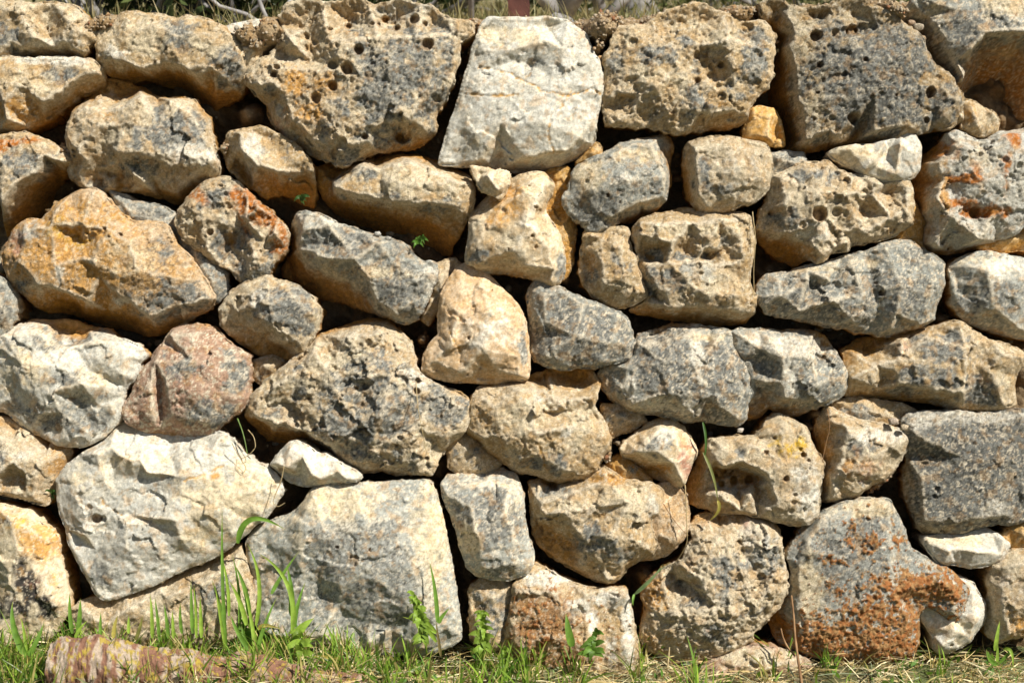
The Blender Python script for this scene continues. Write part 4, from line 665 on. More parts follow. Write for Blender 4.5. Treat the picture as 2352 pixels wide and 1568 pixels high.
stone("dark stone set back between the slanting block and the cone-shaped stone",
 "985,610 1040,590 1062,605 1040,645 1015,700 985,745 965,735 985,680", "1015,640,3 990,690", 'tan', "g,1010,650,30,40,.5", f=-52, A=.7, T=150)
stone("dark grey stone in shade behind the big orange boulder's right flank",
 "395,515 440,540 480,580 518,625 518,670 495,695 460,690 420,600", "450,590 490,650,4", 'grey', "", f=-42, A=.6, T=150)
stone("dark stone bridging the gap above the big orange boulder's peak",
 "245,435 300,455 370,472 410,500 405,540 340,545 280,520", "300,485,3 360,505", 'lgrey', "g,320,490,50,20,.7", f=-42, A=.6, T=150)
stone("flat shaded slab in the gap over the pyramid-like cream stone",
 "1915,918 1990,915 2080,928 2115,945 2090,990 2040,1000 1960,985 1925,950", "1980,945,3 2050,955", 'tan', "g,1990,950,60,20,.5", f=-40, A=.8, T=150)
stone("dark brown stone filling the gap left of the very large grey and cream boulder",
 "575,830 620,815 650,830 640,860 600,885 575,870", "610,840,4", 'tan', "g,600,850,30,20,.5", f=-50, A=.6, T=150)
stone("yellowish shaded stone behind the knobbly cream stone and the rust-veined stone",
 "2060,470 2100,440 2130,500 2130,570 2110,610 2070,590 2050,530", "2090,510,3", 'ochre', "", f=-50, A=.6, T=150)
# ================================================================ the setting
rng = np.random.RandomState(5)

def earth_cols(p, seed, a=(0.50, 0.33, 0.16), b=(0.62, 0.46, 0.27)):
    t = sstep(-0.4, 0.4, fbm(p, 4, seed, 0.6))[:, None]; return np.array(a) * t + np.array(b) * (1 - t)

def grid_faces(nx, ny, flip=False):
    a = (np.arange(ny - 1)[:, None] * nx + np.arange(nx - 1)[None]).ravel()
    f = np.stack([a, a + nx, a + nx + 1, a + 1], 1)
    return f[:, ::-1] if flip else f

# crest of the earth behind the top course, and lumps of clay that squeeze out between the stones
CRX = [-200, 0, 200, 235, 300, 560, 640, 1080, 1120, 1260, 1400, 1500, 1560, 1650, 1740, 1850, 1980, 2100, 2300, 2600]
CRY = [40, 36, 42, 44, 50, 54, 50, 38, 37, 38, 41, 30, 20, 17, 12, 8, -2, -4, -6, -6]
LUMPS = [(215, 62, 34, 60), (250, 52, 26, 62), (600, 92, 46, 78), (560, 84, 30, 72), (625, 66, 30, 76), (590, 110, 14, 70), (1375, 75, 34, 96), (1400, 55, 36, 90), (1374, 112, 18, 90),
         (1085, 110, 16, 60), (1060, 170, 12, 40), (1700, 40, 40, 60), (2050, 20, 34, 66), (2070, 35, 18, 60), (975, 720, 20, 55), (968, 780, 16, 62), (955, 830, 12, 58),
         (985, 690, 14, 48), (335, 840, 14, 60), (350, 820, 12, 56), (135, 335, 22, 60), (150, 350, 14, 62), (1400, 1040, 14, 66), (1395, 1055, 12, 66), (1417, 1017, 8, 60), (2030, 1110, 22, 58),
         (2050, 1095, 18, 55), (2010, 1130, 16, 60), (520, 330, 26, 42), (515, 350, 20, 52), (640, 250, 30, 20), (560, 250, 34, 18), (1885, 950, 18, 58), (1870, 985, 16, 40), (120, 470, 18, 62), (100, 485, 14, 60),
         (1210, 60, 30, 10), (1490, 1330, 26, 50), (600, 1170, 40, 30), (2180, 735, 20, 10), (1490, 1000, 20, 30), (1300, 640, 14, 20), (2180, 60, 20, 30), (2135, 75, 16, 40), (720, 520, 16, 40), (800, 545, 14, 40)]
GX = np.arange(-260, 2630, 7.0); NV = 215
xx, tt = np.meshgrid(GX, np.linspace(0, 1, NV))
cy = np.interp(xx, CRX, CRY); yy = cy + tt * (1640 - cy); P2 = np.stack([xx.ravel(), yy.ravel()], 1)
zf = -185 + fbm(P2 / 60, 4, 71, 0.55) * 34 + fbm(P2 / 14, 3, 77, 0.6) * 8
for (lx, ly, lr, lz) in LUMPS:
    dd = np.hypot(P2[:, 0] - lx, P2[:, 1] - ly) / lr * (1 + 0.3 * noise(P2 / 11, 81))
    w = np.clip(1.25 - dd, 0, 1); w = w * w * (3 - 2 * w); zf += w * (lz + 67 + 5 * noise(P2 / 6, 83))
# round the crest over
tc_ = np.clip(1 - (P2[:, 1] - cy.ravel()) / 26, 0, 1); zf += 80 * np.exp(-((P2[:, 1] - cy.ravel()) / 45) ** 2) - 20 * tc_ ** 2
zf = np.where(zf > -12, -12 + (zf + 12) * 0.15, zf)
front = W(P2[:, 0], P2[:, 1] + noise(P2 / 9, 84) * 2 * (tt.ravel() == 0), zf)
# joint shade painted into the earth: darker with depth, full at crest and lumps
joint_shade = np.interp(zf, [-200, -100], [0.4, 1.0])
# top of the bank running back from the crest, level with the field behind
nb_ = 60; top = []
crest = front[:len(GX)]
for k in range(1, nb_ + 1):
    dback = 0.012 * k + 0.0012 * k * k
    p = crest.copy(); p[:, 1] += dback
    q = np.stack([p[:, 0] * 30, p[:, 1] * 30], 1)
    lev = np.interp(dback, [0, 0.06, .14, .5, 2, 6], [0, 0.006, .003, -.10, -0.14, -.16])
    p[:, 2] += lev + (noise(q, 91) * 0.006 + noise(q * 3.1, 92) * 0.003) * min(1, k / 3)
    top.append(p)
allv = np.concatenate([np.concatenate(top[::-1]), front])
fill = mesh_obj('earth_fill', allv, grid_faces(len(GX), nb_ + NV), M_EARTH, cols=earth_cols(allv * 14, 95) * np.concatenate([np.ones(len(allv) - len(front)), joint_shade])[:, None] * (1 + 0.15 * noise(allv * 90, 96))[:, None])
tag(fill, 'tan earth and clay packed behind and between the stones of the wall', 'earth', kind='stuff')

# ---- gravel crusting the crest and the clay
ICO = None
def ico():
    import bmesh
    bm = bmesh.new(); bmesh.ops.create_icosphere(bm, subdivisions=1, radius=1.0)
    v = np.array([p.co[:] for p in bm.verts]); f = np.array([[q.index for q in t.verts] for t in bm.faces]); bm.free(); return v, f
IV, IF = ico()
def scatter_rocks(name, pos, rad, mat, cols, seed):
    rg = np.random.RandomState(seed); V = []; F = []; Cc = []
    for i, (p, r) in enumerate(zip(pos, rad)):
        s = r * (0.6 + 0.7 * rg.rand(3)); v = IV * s * (1 + 0.25 * rg.randn(len(IV), 1))
        a = rg.rand() * 6.28; ca, sa = math.cos(a), math.sin(a); v = v @ np.array([[ca, -sa, 0], [sa, ca, 0], [0, 0, 1]]).T
        F.append(IF + i * len(IV)); V.append(v + p); Cc.append(np.repeat(cols[i][None], len(IV), 0))
    return mesh_obj(name, np.concatenate(V), np.concatenate(F), mat, cols=np.concatenate(Cc), smooth=False)
pos = []; rad = []
for _ in range(5200):
    x = rng.choice([rng.uniform(1040, 1560), rng.uniform(1560, 2110), rng.uniform(190, 660), rng.uniform(-200, 2500)], p=[.5, .28, .07, .15])
    u = rng.rand() ** 1.5; k = int((x - GX[0]) / 7.0); k = min(max(k, 0), len(GX) - 1)
    if rng.rand() < 0.6:
        kk = min(int(u * 34), nb_ - 1); p = top[kk][k] + [rng.uniform(-.004, .004), 0, 0]
    else:
        r_ = int(rng.rand() * 9); p = front[r_ * len(GX) + k] + NO * 0.001 + [rng.uniform(-.004, .004), 0, 0]
    pos.append(p); rad.append(0.0014 + 0.0052 * rng.rand() ** 4)
for (lx, ly, lr, lz) in LUMPS[:30]:
    for _ in range(26):
        a = rng.rand() * 6.28; q = lr * math.sqrt(rng.rand()) * 1.1; x = lx + q * math.cos(a); y = ly + q * math.sin(a)
        j = int(np.argmin((P2[:, 0] - x) ** 2 + (P2[:, 1] - y) ** 2)); pos.append(front[j] + NO * 0.001); rad.append(0.0015 + 0.005 * rng.rand() ** 2)
pos = np.array(pos); gc = np.array([(0.66, 0.50, 0.32), (0.72, 0.60, 0.43), (0.58, 0.36, 0.18), (0.50, 0.24, 0.12), (0.38, 0.30, 0.20)])[rng.choice(5, len(pos), p=[.35, .3, .17, .06, .12])]
tag(scatter_rocks('gravel', pos, rad, M_EARTH, gc, 3), 'small cream and orange gravel crusting the earth along the top of the wall', 'gravel', kind='stuff')

pos = []; rad = []
for _ in range(900):
    j = rng.randint(len(P2)); pos.append(front[j] + NO * .003); rad.append(.004 + .016 * rng.rand() ** 3)
pos = np.array(pos); gc = np.array([(.50, .36, .20), (.42, .26, .12), (.40, .36, .28), (.58, .48, .33)])[rng.choice(4, len(pos))]
tag(scatter_rocks('rubble', pos, rad, M_ROCK, gc, 9), 'small stone chips and clods packed in the dark joints between the stones', 'rubble', kind='stuff')
# ---- loose pebbles one can count, lying in the joints
def pebble(label, x, y, z, r, col, seed):
    rg = np.random.RandomState(seed); import bmesh
    bm = bmesh.new(); bmesh.ops.create_icosphere(bm, subdivisions=2, radius=1.0)
    v = np.array([p.co[:] for p in bm.verts]); f = np.array([[q.index for q in t.verts] for t in bm.faces]); bm.free()
    v = np.clip(v, -.72, .8) * (1 + 0.35 * fbm(v * 1.3, 3, seed)[:, None]) * (np.array([1.0, .8, .75]) * r * S)
    r *= .85; w = W(x, y, z); o = mesh_obj('pebble', v + w, f, M_ROCK, cols=np.array(col) * (1 + .15 * noise(v * 500, seed))[:, None], smooth=False)
    tag(o, label, 'pebble', 'pebbles caught in the joints')
pebble('light grey pebble in the joint left of the huge top right boulder, upper of three', 2110, 62, -38, 15, (.45, .38, .28), 1)
pebble('roundish pinkish pebble in the joint left of the huge top right boulder, middle of three', 2098, 50, -50, 11, (.50, .36, .24), 2)
pebble('tan pebble lowest in the joint beside the huge top right boulder', 2122, 86, -45, 11, (.42, .30, .18), 3)
pebble('small brown pebble in the cleft between the humped block and the dark holed block', 1786, 92, -62, 8, (.40, .24, .14), 4)
pebble('small buff pebble below the brown one in the cleft of the top course', 1787, 112, -66, 9, (.40, .33, .20), 5)
pebble('bright orange brown pebble in the joint right of the whitish block', 1378, 132, -36, 7, (.60, .38, .18), 6)
pebble('flat pinkish pebble on the slab between pyramid-like stone and black block', 2046, 966, 0, 13, (.52, .42, .32), 7)
pebble('larger pale pebble leaning on the black speckled block\'s left corner', 2070, 980, 4, 12, (.54, .44, .30), 8)
pebble('little white pebble on the slanting block under the mottled tan block', 868, 538, -10, 9, (.52, .50, .44), 9)
pebble('tiny pale pebble right of the white one under the mottled tan block', 893, 549, -8, 8, (.44, .42, .36), 10)
pebble('white shell-like pebble in the gap above the honeycombed stone', 1700, 988, -30, 9, (.60, .54, .46), 11)
pebble('small grey pebble in the joint above the pinkish stone', 505, 802, -12, 6, (.50, .46, .40), 12)

# ---------------------------------------------------------------- ground in front
def soil_mat():
    m, n, b = new_mat("soil_with_litter"); L = n.links.new
    tc = N(n, "ShaderNodeTexCoord"); n1 = N(n, "ShaderNodeTexNoise", in_Scale=14.0, in_Detail=8.0, in_Roughness=0.7); L(tc.outputs["Object"], n1.inputs["Vector"])
    r = N(n, "ShaderNodeValToRGB"); L(n1.outputs[0], r.inputs[0]); e = r.color_ramp.elements
    e[0].position = 0.35; e[0].color = (0.03, 0.02, 0.012, 1); e[1].position = 0.66; e[1].color = (0.18, 0.12, 0.06, 1)
    x = e.new(0.5); x.color = (0.09, 0.06, 0.03, 1)
    n2 = N(n, "ShaderNodeTexNoise", in_Scale=1.3, in_Detail=3.0); L(tc.outputs["Object"], n2.inputs["Vector"])
    mx = N(n, "ShaderNodeMix", data_type='RGBA'); r2 = N(n, "ShaderNodeValToRGB"); L(n2.outputs[0], r2.inputs[0])
    r2.color_ramp.elements[0].position = .45; r2.color_ramp.elements[1].position = .6
    L(r2.outputs[0], mx.inputs[0]); L(r.outputs[0], mx.inputs[6]); mx.inputs[7].default_value = (0.10, 0.12, 0.035, 1)
    L(mx.outputs[2], b.inputs["Base Color"]); b.inputs["Roughness"].default_value = 0.95
    bu = N(n, "ShaderNodeBump"); bu.inputs["Strength"].default_value = 0.8; bu.inputs["Distance"].default_value = 0.02
    L(n1.outputs[0], bu.inputs["Height"]); L(bu.outputs[0], b.inputs["Normal"]); return m
M_SOIL = soil_mat()
def gh(x, y):
    p = np.stack([np.atleast_1d(x) * 5.0, np.atleast_1d(y) * 5.0], 1)
    x_ = np.atleast_1d(x); y_ = np.atleast_1d(y)
    return -0.015 - 0.028 * sstep(-.45, -.2, x_) * sstep(-.9, -.3, y_) + noise(p, 201) * 0.022 + noise(p * 4, 202) * 0.006
gx = np.concatenate([np.linspace(-60, -3, 30), np.linspace(-2.9, 2.9, 230), np.linspace(3, 60, 30)])
gy = np.concatenate([np.linspace(-60, -3, 30), np.linspace(-2.9, 0.3, 140)])
X, Y = np.meshgrid(gx, gy); hz = gh(X.ravel(), Y.ravel())
gv = np.stack([X.ravel(), Y.ravel(), hz], 1)
tag(mesh_obj('ground', gv, grid_faces(len(gx), len(gy), True), M_SOIL, origin=(0, 0, 0)), kind='structure')

# ---------------------------------------------------------------- field, hillside behind and above the wall
def field_mat(name, a, b_, c_, sc_):
    m, n, b = new_mat(name); L = n.links.new
    tc = N(n, "ShaderNodeTexCoord"); n1 = N(n, "ShaderNodeTexNoise", in_Scale=sc_, in_Detail=8.0, in_Roughness=0.65); L(tc.outputs["Object"], n1.inputs["Vector"])
    r = N(n, "ShaderNodeValToRGB"); L(n1.outputs[0], r.inputs[0]); e = r.color_ramp.elements
    e[0].position = 0.38; e[0].color = a + (1,); e[1].position = 0.62; e[1].color = b_ + (1,); x = e.new(0.5); x.color = c_ + (1,)
    L(r.outputs[0], b.inputs["Base Color"]); b.inputs["Roughness"].default_value = 1.0; return m
M_FIELD = field_mat("dry_field", (0.16, 0.13, 0.06), (0.34, 0.27, 0.15), (0.24, 0.20, 0.10), 2.2)
M_HILL = field_mat("scrub_hillside", (0.05, 0.065, 0.025), (0.28, 0.23, 0.13), (0.14, 0.14, 0.07), 0.25)
zc = 1.560
hx = np.linspace(-90, 90, 90); hy = np.concatenate([np.linspace(0.35, 12, 30), np.linspace(13, 160, 70)])
X, Y = np.meshgrid(hx, hy); q = np.stack([X.ravel() / 9, Y.ravel() / 9], 1)
Z = zc - 0.15 + noise(q * 3, 301) * 0.03
msk = (Y.ravel() < 0.6)
Z = Z - np.interp(Y.ravel(), [0.35, 0.9], [0.35, 0.0])
tag(mesh_obj('field', np.stack([X.ravel(), Y.ravel(), Z], 1), grid_faces(len(hx), len(hy), True), M_FIELD, origin=(0, 0, 0)), kind='structure')
hx = np.linspace(-420, 420, 120); hy = np.linspace(60, 520, 60); X, Y = np.meshgrid(hx, hy); q = np.stack([X.ravel() / 60, Y.ravel() / 60], 1)
Z = zc - 2 + np.clip(Y.ravel() - 60, 0, 260) * 0.28 + fbm(q, 4, 311) * 14 * np.clip((Y.ravel() - 60) / 80, 0, 1)
tag(mesh_obj('hillside', np.stack([X.ravel(), Y.ravel(), Z], 1), grid_faces(len(hx), len(hy), True), M_HILL, origin=(0, 0, 0)), kind='structure')

# ---------------------------------------------------------------- leaves, blades
def leaf_mat(name, col, trans=0.35, var=0.35):
    m, n, b = new_mat(name); L = n.links.new
    at = N(n, "ShaderNodeAttribute", attribute_name="Col")
    tc = N(n, "ShaderNodeTexCoord"); n1 = N(n, "ShaderNodeTexNoise", in_Scale=60.0, in_Detail=3.0); L(tc.outputs["Object"], n1.inputs["Vector"])
    r = N(n, "ShaderNodeValToRGB"); L(n1.outputs[0], r.inputs[0]); r.color_ramp.elements[0].position = .3; r.color_ramp.elements[0].color = (.75, .75, .7, 1)
    r.color_ramp.elements[1].position = .7; r.color_ramp.elements[1].color = (1.15, 1.15, 1.1, 1)
    mx = N(n, "ShaderNodeMix", data_type='RGBA', blend_type='MULTIPLY'); mx.inputs[0].default_value = 1
    L(at.outputs["Color"], mx.inputs[6]); L(r.outputs[0], mx.inputs[7]); L(mx.outputs[2], b.inputs["Base Color"])
    b.inputs["Roughness"].default_value = 0.5; b.inputs["Specular IOR Level"].default_value = 0.35
    tr = N(n, "ShaderNodeBsdfTranslucent"); L(mx.outputs[2], tr.inputs["Color"])
    ms = N(n, "ShaderNodeMixShader"); ms.inputs[0].default_value = trans
    out = [x for x in n.nodes if x.type == 'OUTPUT_MATERIAL'][0]
    L(b.outputs[0], ms.inputs[1]); L(tr.outputs[0], ms.inputs[2]); L(ms.outputs[0], out.inputs[0]); return m
M_LEAF = leaf_mat("green_leaf", None)
M_STRAW = leaf_mat("dry_straw", None, 0.2)

def bark_mat(name, a, b_):
    m, n, b = new_mat(name); L = n.links.new
    tc = N(n, "ShaderNodeTexCoord"); n1 = N(n, "ShaderNodeTexNoise", in_Scale=18.0, in_Detail=6.0); L(tc.outputs["Object"], n1.inputs["Vector"])
    r = N(n, "ShaderNodeValToRGB"); L(n1.outputs[0], r.inputs[0]); r.color_ramp.elements[0].position = .35; r.color_ramp.elements[0].color = a + (1,)
    r.color_ramp.elements[1].position = .65; r.color_ramp.elements[1].color = b_ + (1,); L(r.outputs[0], b.inputs["Base Color"]); b.inputs["Roughness"].default_value = .85
    bu = N(n, "ShaderNodeBump"); bu.inputs["Strength"].default_value = 0.6; bu.inputs["Distance"].default_value = 0.006
    L(n1.outputs[0], bu.inputs["Height"]); L(bu.outputs[0], b.inputs["Normal"]); return m
M_BARK = bark_mat("grey_bark", (0.16, 0.15, 0.14), (0.36, 0.34, 0.32))
M_RUST = bark_mat("rusty_metal", (0.06, 0.018, 0.012), (0.13, 0.045, 0.03))
M_TWIG = bark_mat("twig_bark", (0.16, 0.08, 0.03), (0.34, 0.20, 0.09))

def tube(pts, rads, seg=10):
    pts = np.asarray(pts, float); V = []; F = []
    for i, p in enumerate(pts):
        t = pts[min(i + 1, len(pts) - 1)] - pts[max(i - 1, 0)]; t /= np.linalg.norm(t) + 1e-9
        a = np.cross(t, [0.3, 0.1, 1] if abs(t[2]) < 0.9 else [1, 0, 0]); a /= np.linalg.norm(a); b = np.cross(t, a)
        for k in range(seg):
            an = 2 * math.pi * k / seg; V.append(p + rads[i] * (math.cos(an) * a + math.sin(an) * b))
    for i in range(len(pts) - 1):
        for k in range(seg):
            k2 = (k + 1) % seg; F.append((i * seg + k, i * seg + k2, (i + 1) * seg + k2, (i + 1) * seg + k))
    V.append(pts[0]); V.append(pts[-1]); n0 = len(V) - 2
    for k in range(seg):
        F.append((n0, (k + 1) % seg, k)); F.append((n0 + 1, (len(pts) - 1) * seg + k, (len(pts) - 1) * seg + (k + 1) % seg))
    return V, F
def join(parts):
    V = []; F = []
    for v, f in parts:
        o = len(V); V += list(v); F += [tuple(i + o for i in q) for q in f]
    return V, F
def bent(p0, p1, n=7, jit=0.02, seed=0, sag=0):
    rg = np.random.RandomState(seed); t = np.linspace(0, 1, n)[:, None]; p = np.asarray(p0) * (1 - t) + np.asarray(p1) * t
    p[1:-1] += rg.randn(n - 2, 3) * jit; p[:, 2] += sag * (t[:, 0] * (1 - t[:, 0])) * 4; return p

# bare fruit trees with smooth grey forked trunks
def bare_tree(label, x, y, h, r, seed, forks):
    zb = zc - 0.12; root = empty('bare_tree', (x, y, zb), label, 'tree', 'bare grey trees behind the wall')
    parts = []; rg = np.random.RandomState(seed)
    base = np.array([x, y, zb]); fk = base + [0, 0, h]
    parts.append(tube(bent(base - [0, 0, .1], fk, 6, .012, seed), np.linspace(r * 1.15, r, 6), 12))
    tips = []
    for j, (dx, dz, rr) in enumerate(forks):
        e_ = fk + [dx, rg.uniform(-.3, .3), dz]; parts.append(tube(bent(fk, e_, 7, .02, seed + j + 1), np.linspace(rr, rr * .5, 7), 10)); tips.append((e_, rr * .5))
    V, F = join(parts); mesh_obj('trunk', V, F, M_BARK, root)
    parts = []
    for tp, rr in tips:
        for j in range(7):
            e_ = tp + [rg.uniform(-.6, .6), rg.uniform(-.6, .6), rg.uniform(.2, .9)]; pp = bent(tp, e_, 6, .03, rg.randint(9999)); parts.append(tube(pp, np.linspace(rr * .6, rr * .15, 6), 6))
            for k in range(3):
                s_ = pp[rg.randint(2, 5)]; parts.append(tube(bent(s_, s_ + [rg.uniform(-.3, .3), rg.uniform(-.3, .3), rg.uniform(.05, .4)], 4, .02, rg.randint(9999)), np.linspace(rr * .25, rr * .08, 4), 5))
    V, F = join(parts); mesh_obj('crown', V, F, M_BARK, root)
def bgx(ox, y):   # sideways position at depth y seen in line with a point of the wall top
    return (ox - 1176) * S * (D + y) / D
bare_tree('bare tree with the thickest grey trunk forking low, right of the rusty post', bgx(1285, 2.3), 2.3, .09, .050, 11, [(-.55, .5, .03), (.42, .55, .04), (-.15, .9, .035), (.12, .6, .03)])
bare_tree('slimmer bare grey tree forking in a narrow V, second right of the rusty post', bgx(1378, 2.9), 2.9, .07, .032, 12, [(-.10, .8, .026), (.38, .5, .022)])
bare_tree('bare tree farther back with a dark trunk, left of the humped block top', bgx(1455, 6.0), 6.0, .5, .07, 13, [(-.6, .9, .05), (.6, 1.0, .05), (.1, 1.2, .04)])
bare_tree('thin leaning bare sapling behind the pitted block', bgx(640, 1.9), 1.9, .05, .010, 14, [(-.5, .35, .008), (-.2, .5, .008), (.25, .4, .007)])
bare_tree('thin bare sapling behind the second top stone', bgx(560, 2.4), 2.4, .04, .012, 15, [(-.45, .4, .009), (.4, .35, .009), (-.1, .6, .008)])
root = empty('fence_post', (bgx(1190, 1.3), 1.3, zc - .2), 'rust brown metal post standing behind the tall whitish block', 'post')
pxc = bgx(1190, 1.3); w_ = .033
V = []; F = []
for k, (z_, tw) in enumerate([(-.2, 0), (.02, .002), (.06, -.003), (.3, 0), (.9, 0)]):
    for dx, dy in ((-w_, -.02), (w_, -.02), (w_, .02), (w_ * .55, .02), (w_ * .55, -.008), (-w_ * .55, -.008), (-w_ * .55, .02), (-w_, .02)): V.append((pxc + dx + tw, 1.3 + dy, zc + z_))
for k in range(4):
    for j in range(8): F.append((k * 8 + j, k * 8 + (j + 1) % 8, (k + 1) * 8 + (j + 1) % 8, (k + 1) * 8 + j))
F.append(tuple(range(32, 40))); mesh_obj('channel', V, F, M_RUST, root, smooth=False)
bx_ = [(pxc + sx * w_ * .8, 1.27, zc + .25 + sz) for sz in (0, .012) for sx in (-1, 1)]
V, F = tube([(pxc - .02, 1.285, zc + .4), (pxc - .02, 1.268, zc + .4)], [.008, .008], 6); mesh_obj('bolt', V, F, M_RUST, root)
V, F = tube([(bgx(1085, 1.6), 1.6, zc - .1), (bgx(1085, 1.6) + .003, 1.6, zc + .5), (bgx(1086, 1.6) - .005, 1.6, zc + 1.0)], [.010, .010, .008], 8)
tag(mesh_obj('stake', V, F, M_BARK), 'thin grey stake behind the joint between the pitted block and the whitish block', 'stake')

def leaves(n, centers, size, cols, seed, up=0.3, spread=None):
    """n small pointed leaves as bent quads"""
    rg = np.random.RandomState(seed); c = centers
    d = rg.randn(n, 3); d[:, 2] += up; d /= np.linalg.norm(d, axis=1, keepdims=True)
    s = np.cross(d, rg.randn(n, 3)); s /= np.linalg.norm(s, axis=1, keepdims=True); nn = np.cross(d, s)
    L_ = (size * (0.6 + 0.8 * rg.rand(n)))[:, None]
    a = c; m1 = c + d * L_ * .5 + s * L_ * .24 + nn * L_ * .06; m2 = c + d * L_ * .5 - s * L_ * .24 + nn * L_ * .06; t = c + d * L_
    V = np.stack([a, m1, t, m2], 1).reshape(-1, 3); F = np.arange(4 * n).reshape(n, 4)
    return V, F, np.repeat(cols, 4, 0)
def bush(label, x, y, w, h, d_, n, seed, dark=(0.035, 0.06, 0.018), light=(0.12, 0.15, 0.05), kind='bush'):
    rg = np.random.RandomState(seed); zb = zc - .12; root = empty(kind, (x, y, zb), label, 'bush', 'bushes behind the wall')
    k = 26; cc = np.stack([rg.uniform(-w, w, k), rg.uniform(-d_, d_, k), rg.uniform(.15, h, k)], 1) + [x, y, zb]
    rr = rg.uniform(.18, .4, k) * min(w, h, 1.0)
    j = rg.randint(0, k, n); v = rg.randn(n, 3); v /= np.linalg.norm(v, axis=1, keepdims=True); c = cc[j] + v * (rr[j] * rg.rand(n) ** .4)[:, None]
    c[:, 2] = np.maximum(c[:, 2], zb + .02)
    t = rg.rand(n)[:, None] ** 1.6; cols = np.array(dark) * (1 - t) + np.array(light) * t
    V, F, Cc = leaves(n, c, .05, cols, seed + 1); mesh_obj('foliage', V, F, M_LEAF, root, cols=Cc, smooth=False)
    parts = []
    for i in range(9):
        parts.append(tube(bent((x + rg.uniform(-.1, .1), y, zb - .05), cc[rg.randint(k)], 6, .03, seed + i), np.linspace(.02, .006, 6), 6))
    V, F = join(parts); mesh_obj('stem', V, F, M_BARK, root)
bush('dense dark green bush behind the gap between the first two top stones', bgx(230, 2.6), 2.6, .9, 1.2, .5, 9000, 21)
bush('dark green bush behind the second top stone', bgx(440, 3.0), 3.0, .9, 1.3, .5, 9000, 22, light=(.10, .13, .045))
bush('dark green bush with brown gaps behind the left end of the pitted block', bgx(640, 3.4), 3.4, .8, 1.2, .5, 8000, 23)
bush('green bush rising behind the middle of the pitted block', bgx(900, 3.2), 3.2, .9, 1.4, .5, 8000, 24, light=(.12, .16, .045))
bush('low olive bush in the dry field, right of the stake', bgx(1060, 7), 7, .5, .5, .4, 3500, 25, light=(.2, .2, .08))
bush('low olive shrub in the dry field between the two grey trees and the humped block', bgx(1440, 8.5), 8.5, .9, .35, .4, 4000, 26, light=(.16, .17, .06))
bush('dark shrub in the dry field behind the humped block', bgx(1540, 7.5), 7.5, .9, .6, .4, 4000, 27, light=(.12, .13, .05))
bush('olive shrub behind the dark holed block', bgx(1900, 5), 5, 1.1, .9, .5, 6000, 28, light=(.14, .17, .05))
bush('pale olive shrub behind the huge top right boulder', bgx(2250, 4), 4, 1.0, 1.1, .5, 6000, 29, light=(.14, .17, .05))
# dry grass standing in the field
def blades(base, tips_dir, length, width, bend, cols, seg=4, seed=0):
    n = len(base); rg = np.random.RandomState(seed)
    side = np.cross(tips_dir, rg.randn(n, 3)); side /= np.linalg.norm(side, axis=1, keepdims=True) + 1e-9
    V = np.zeros((n, seg + 1, 2, 3))
    for k in range(seg + 1):
        t = k / seg; p = base + tips_dir * (length * t)[:, None] + bend * (length * t * t)[:, None]
        w = (width * (0.25 + 0.75 * (1 - t) ** 0.7 if k < seg else 0.03))[:, None]
        if k == 0: w = (width * 0.6)[:, None]
        V[:, k, 0] = p - side * w; V[:, k, 1] = p + side * w
    a = np.arange(n)[:, None] * (2 * (seg + 1)) + np.arange(seg)[None] * 2; a = a.ravel()
    F = np.stack([a, a + 1, a + 3, a + 2], 1)
    return V.reshape(-1, 3), F, np.repeat(cols, 2 * (seg + 1), 0)
n = 26000; rg = np.random.RandomState(44)
yb = rg.uniform(.8, 12, n) ** 1.0; xb = rg.uniform(-1, 1, n) * (1.6 + yb * .5)
base = np.stack([xb, yb, np.full(n, zc - .11)], 1); dr = np.stack([rg.randn(n) * .35, rg.randn(n) * .35, np.ones(n)], 1); dr /= np.linalg.norm(dr, axis=1, keepdims=True)
t = rg.rand(n)[:, None]; cols = np.array((.34, .27, .13)) * t + np.array((.16, .17, .06)) * (1 - t)
V, F, Cc = blades(base, dr, .05 + .09 * rg.rand(n), np.full(n, .003), rg.randn(n, 3) * .25, cols, 3, 45)
tag(mesh_obj('dry_grass', V, F, M_STRAW, cols=Cc, smooth=False), 'dry grass standing in the field behind the wall', 'grass', kind='stuff')

# ---------------------------------------------------------------- logs on the ground
def log_mat():
    m, n, b = new_mat("lichened_birch_bark"); L = n.links.new
    at = N(n, "ShaderNodeAttribute", attribute_name="Col"); tc = N(n, "ShaderNodeTexCoord")
    n1 = N(n, "ShaderNodeTexNoise", in_Scale=120.0, in_Detail=5.0, in_Roughness=.7); L(tc.outputs["Object"], n1.inputs["Vector"])
    r = N(n, "ShaderNodeValToRGB"); L(n1.outputs[0], r.inputs[0]); r.color_ramp.elements[0].position = .3; r.color_ramp.elements[0].color = (.6, .55, .5, 1); r.color_ramp.elements[1].position = .7; r.color_ramp.elements[1].color = (1.2, 1.2, 1.2, 1)
    mx = N(n, "ShaderNodeMix", data_type='RGBA', blend_type='MULTIPLY'); mx.inputs[0].default_value = 1
    L(at.outputs["Color"], mx.inputs[6]); L(r.outputs[0], mx.inputs[7]); L(mx.outputs[2], b.inputs["Base Color"]); b.inputs["Roughness"].default_value = .85
    bu = N(n, "ShaderNodeBump"); bu.inputs["Strength"].default_value = .9; bu.inputs["Distance"].default_value = .003; L(n1.outputs[0], bu.inputs["Height"]); L(bu.outputs[0], b.inputs["Normal"]); return m
M_LOG = log_mat()
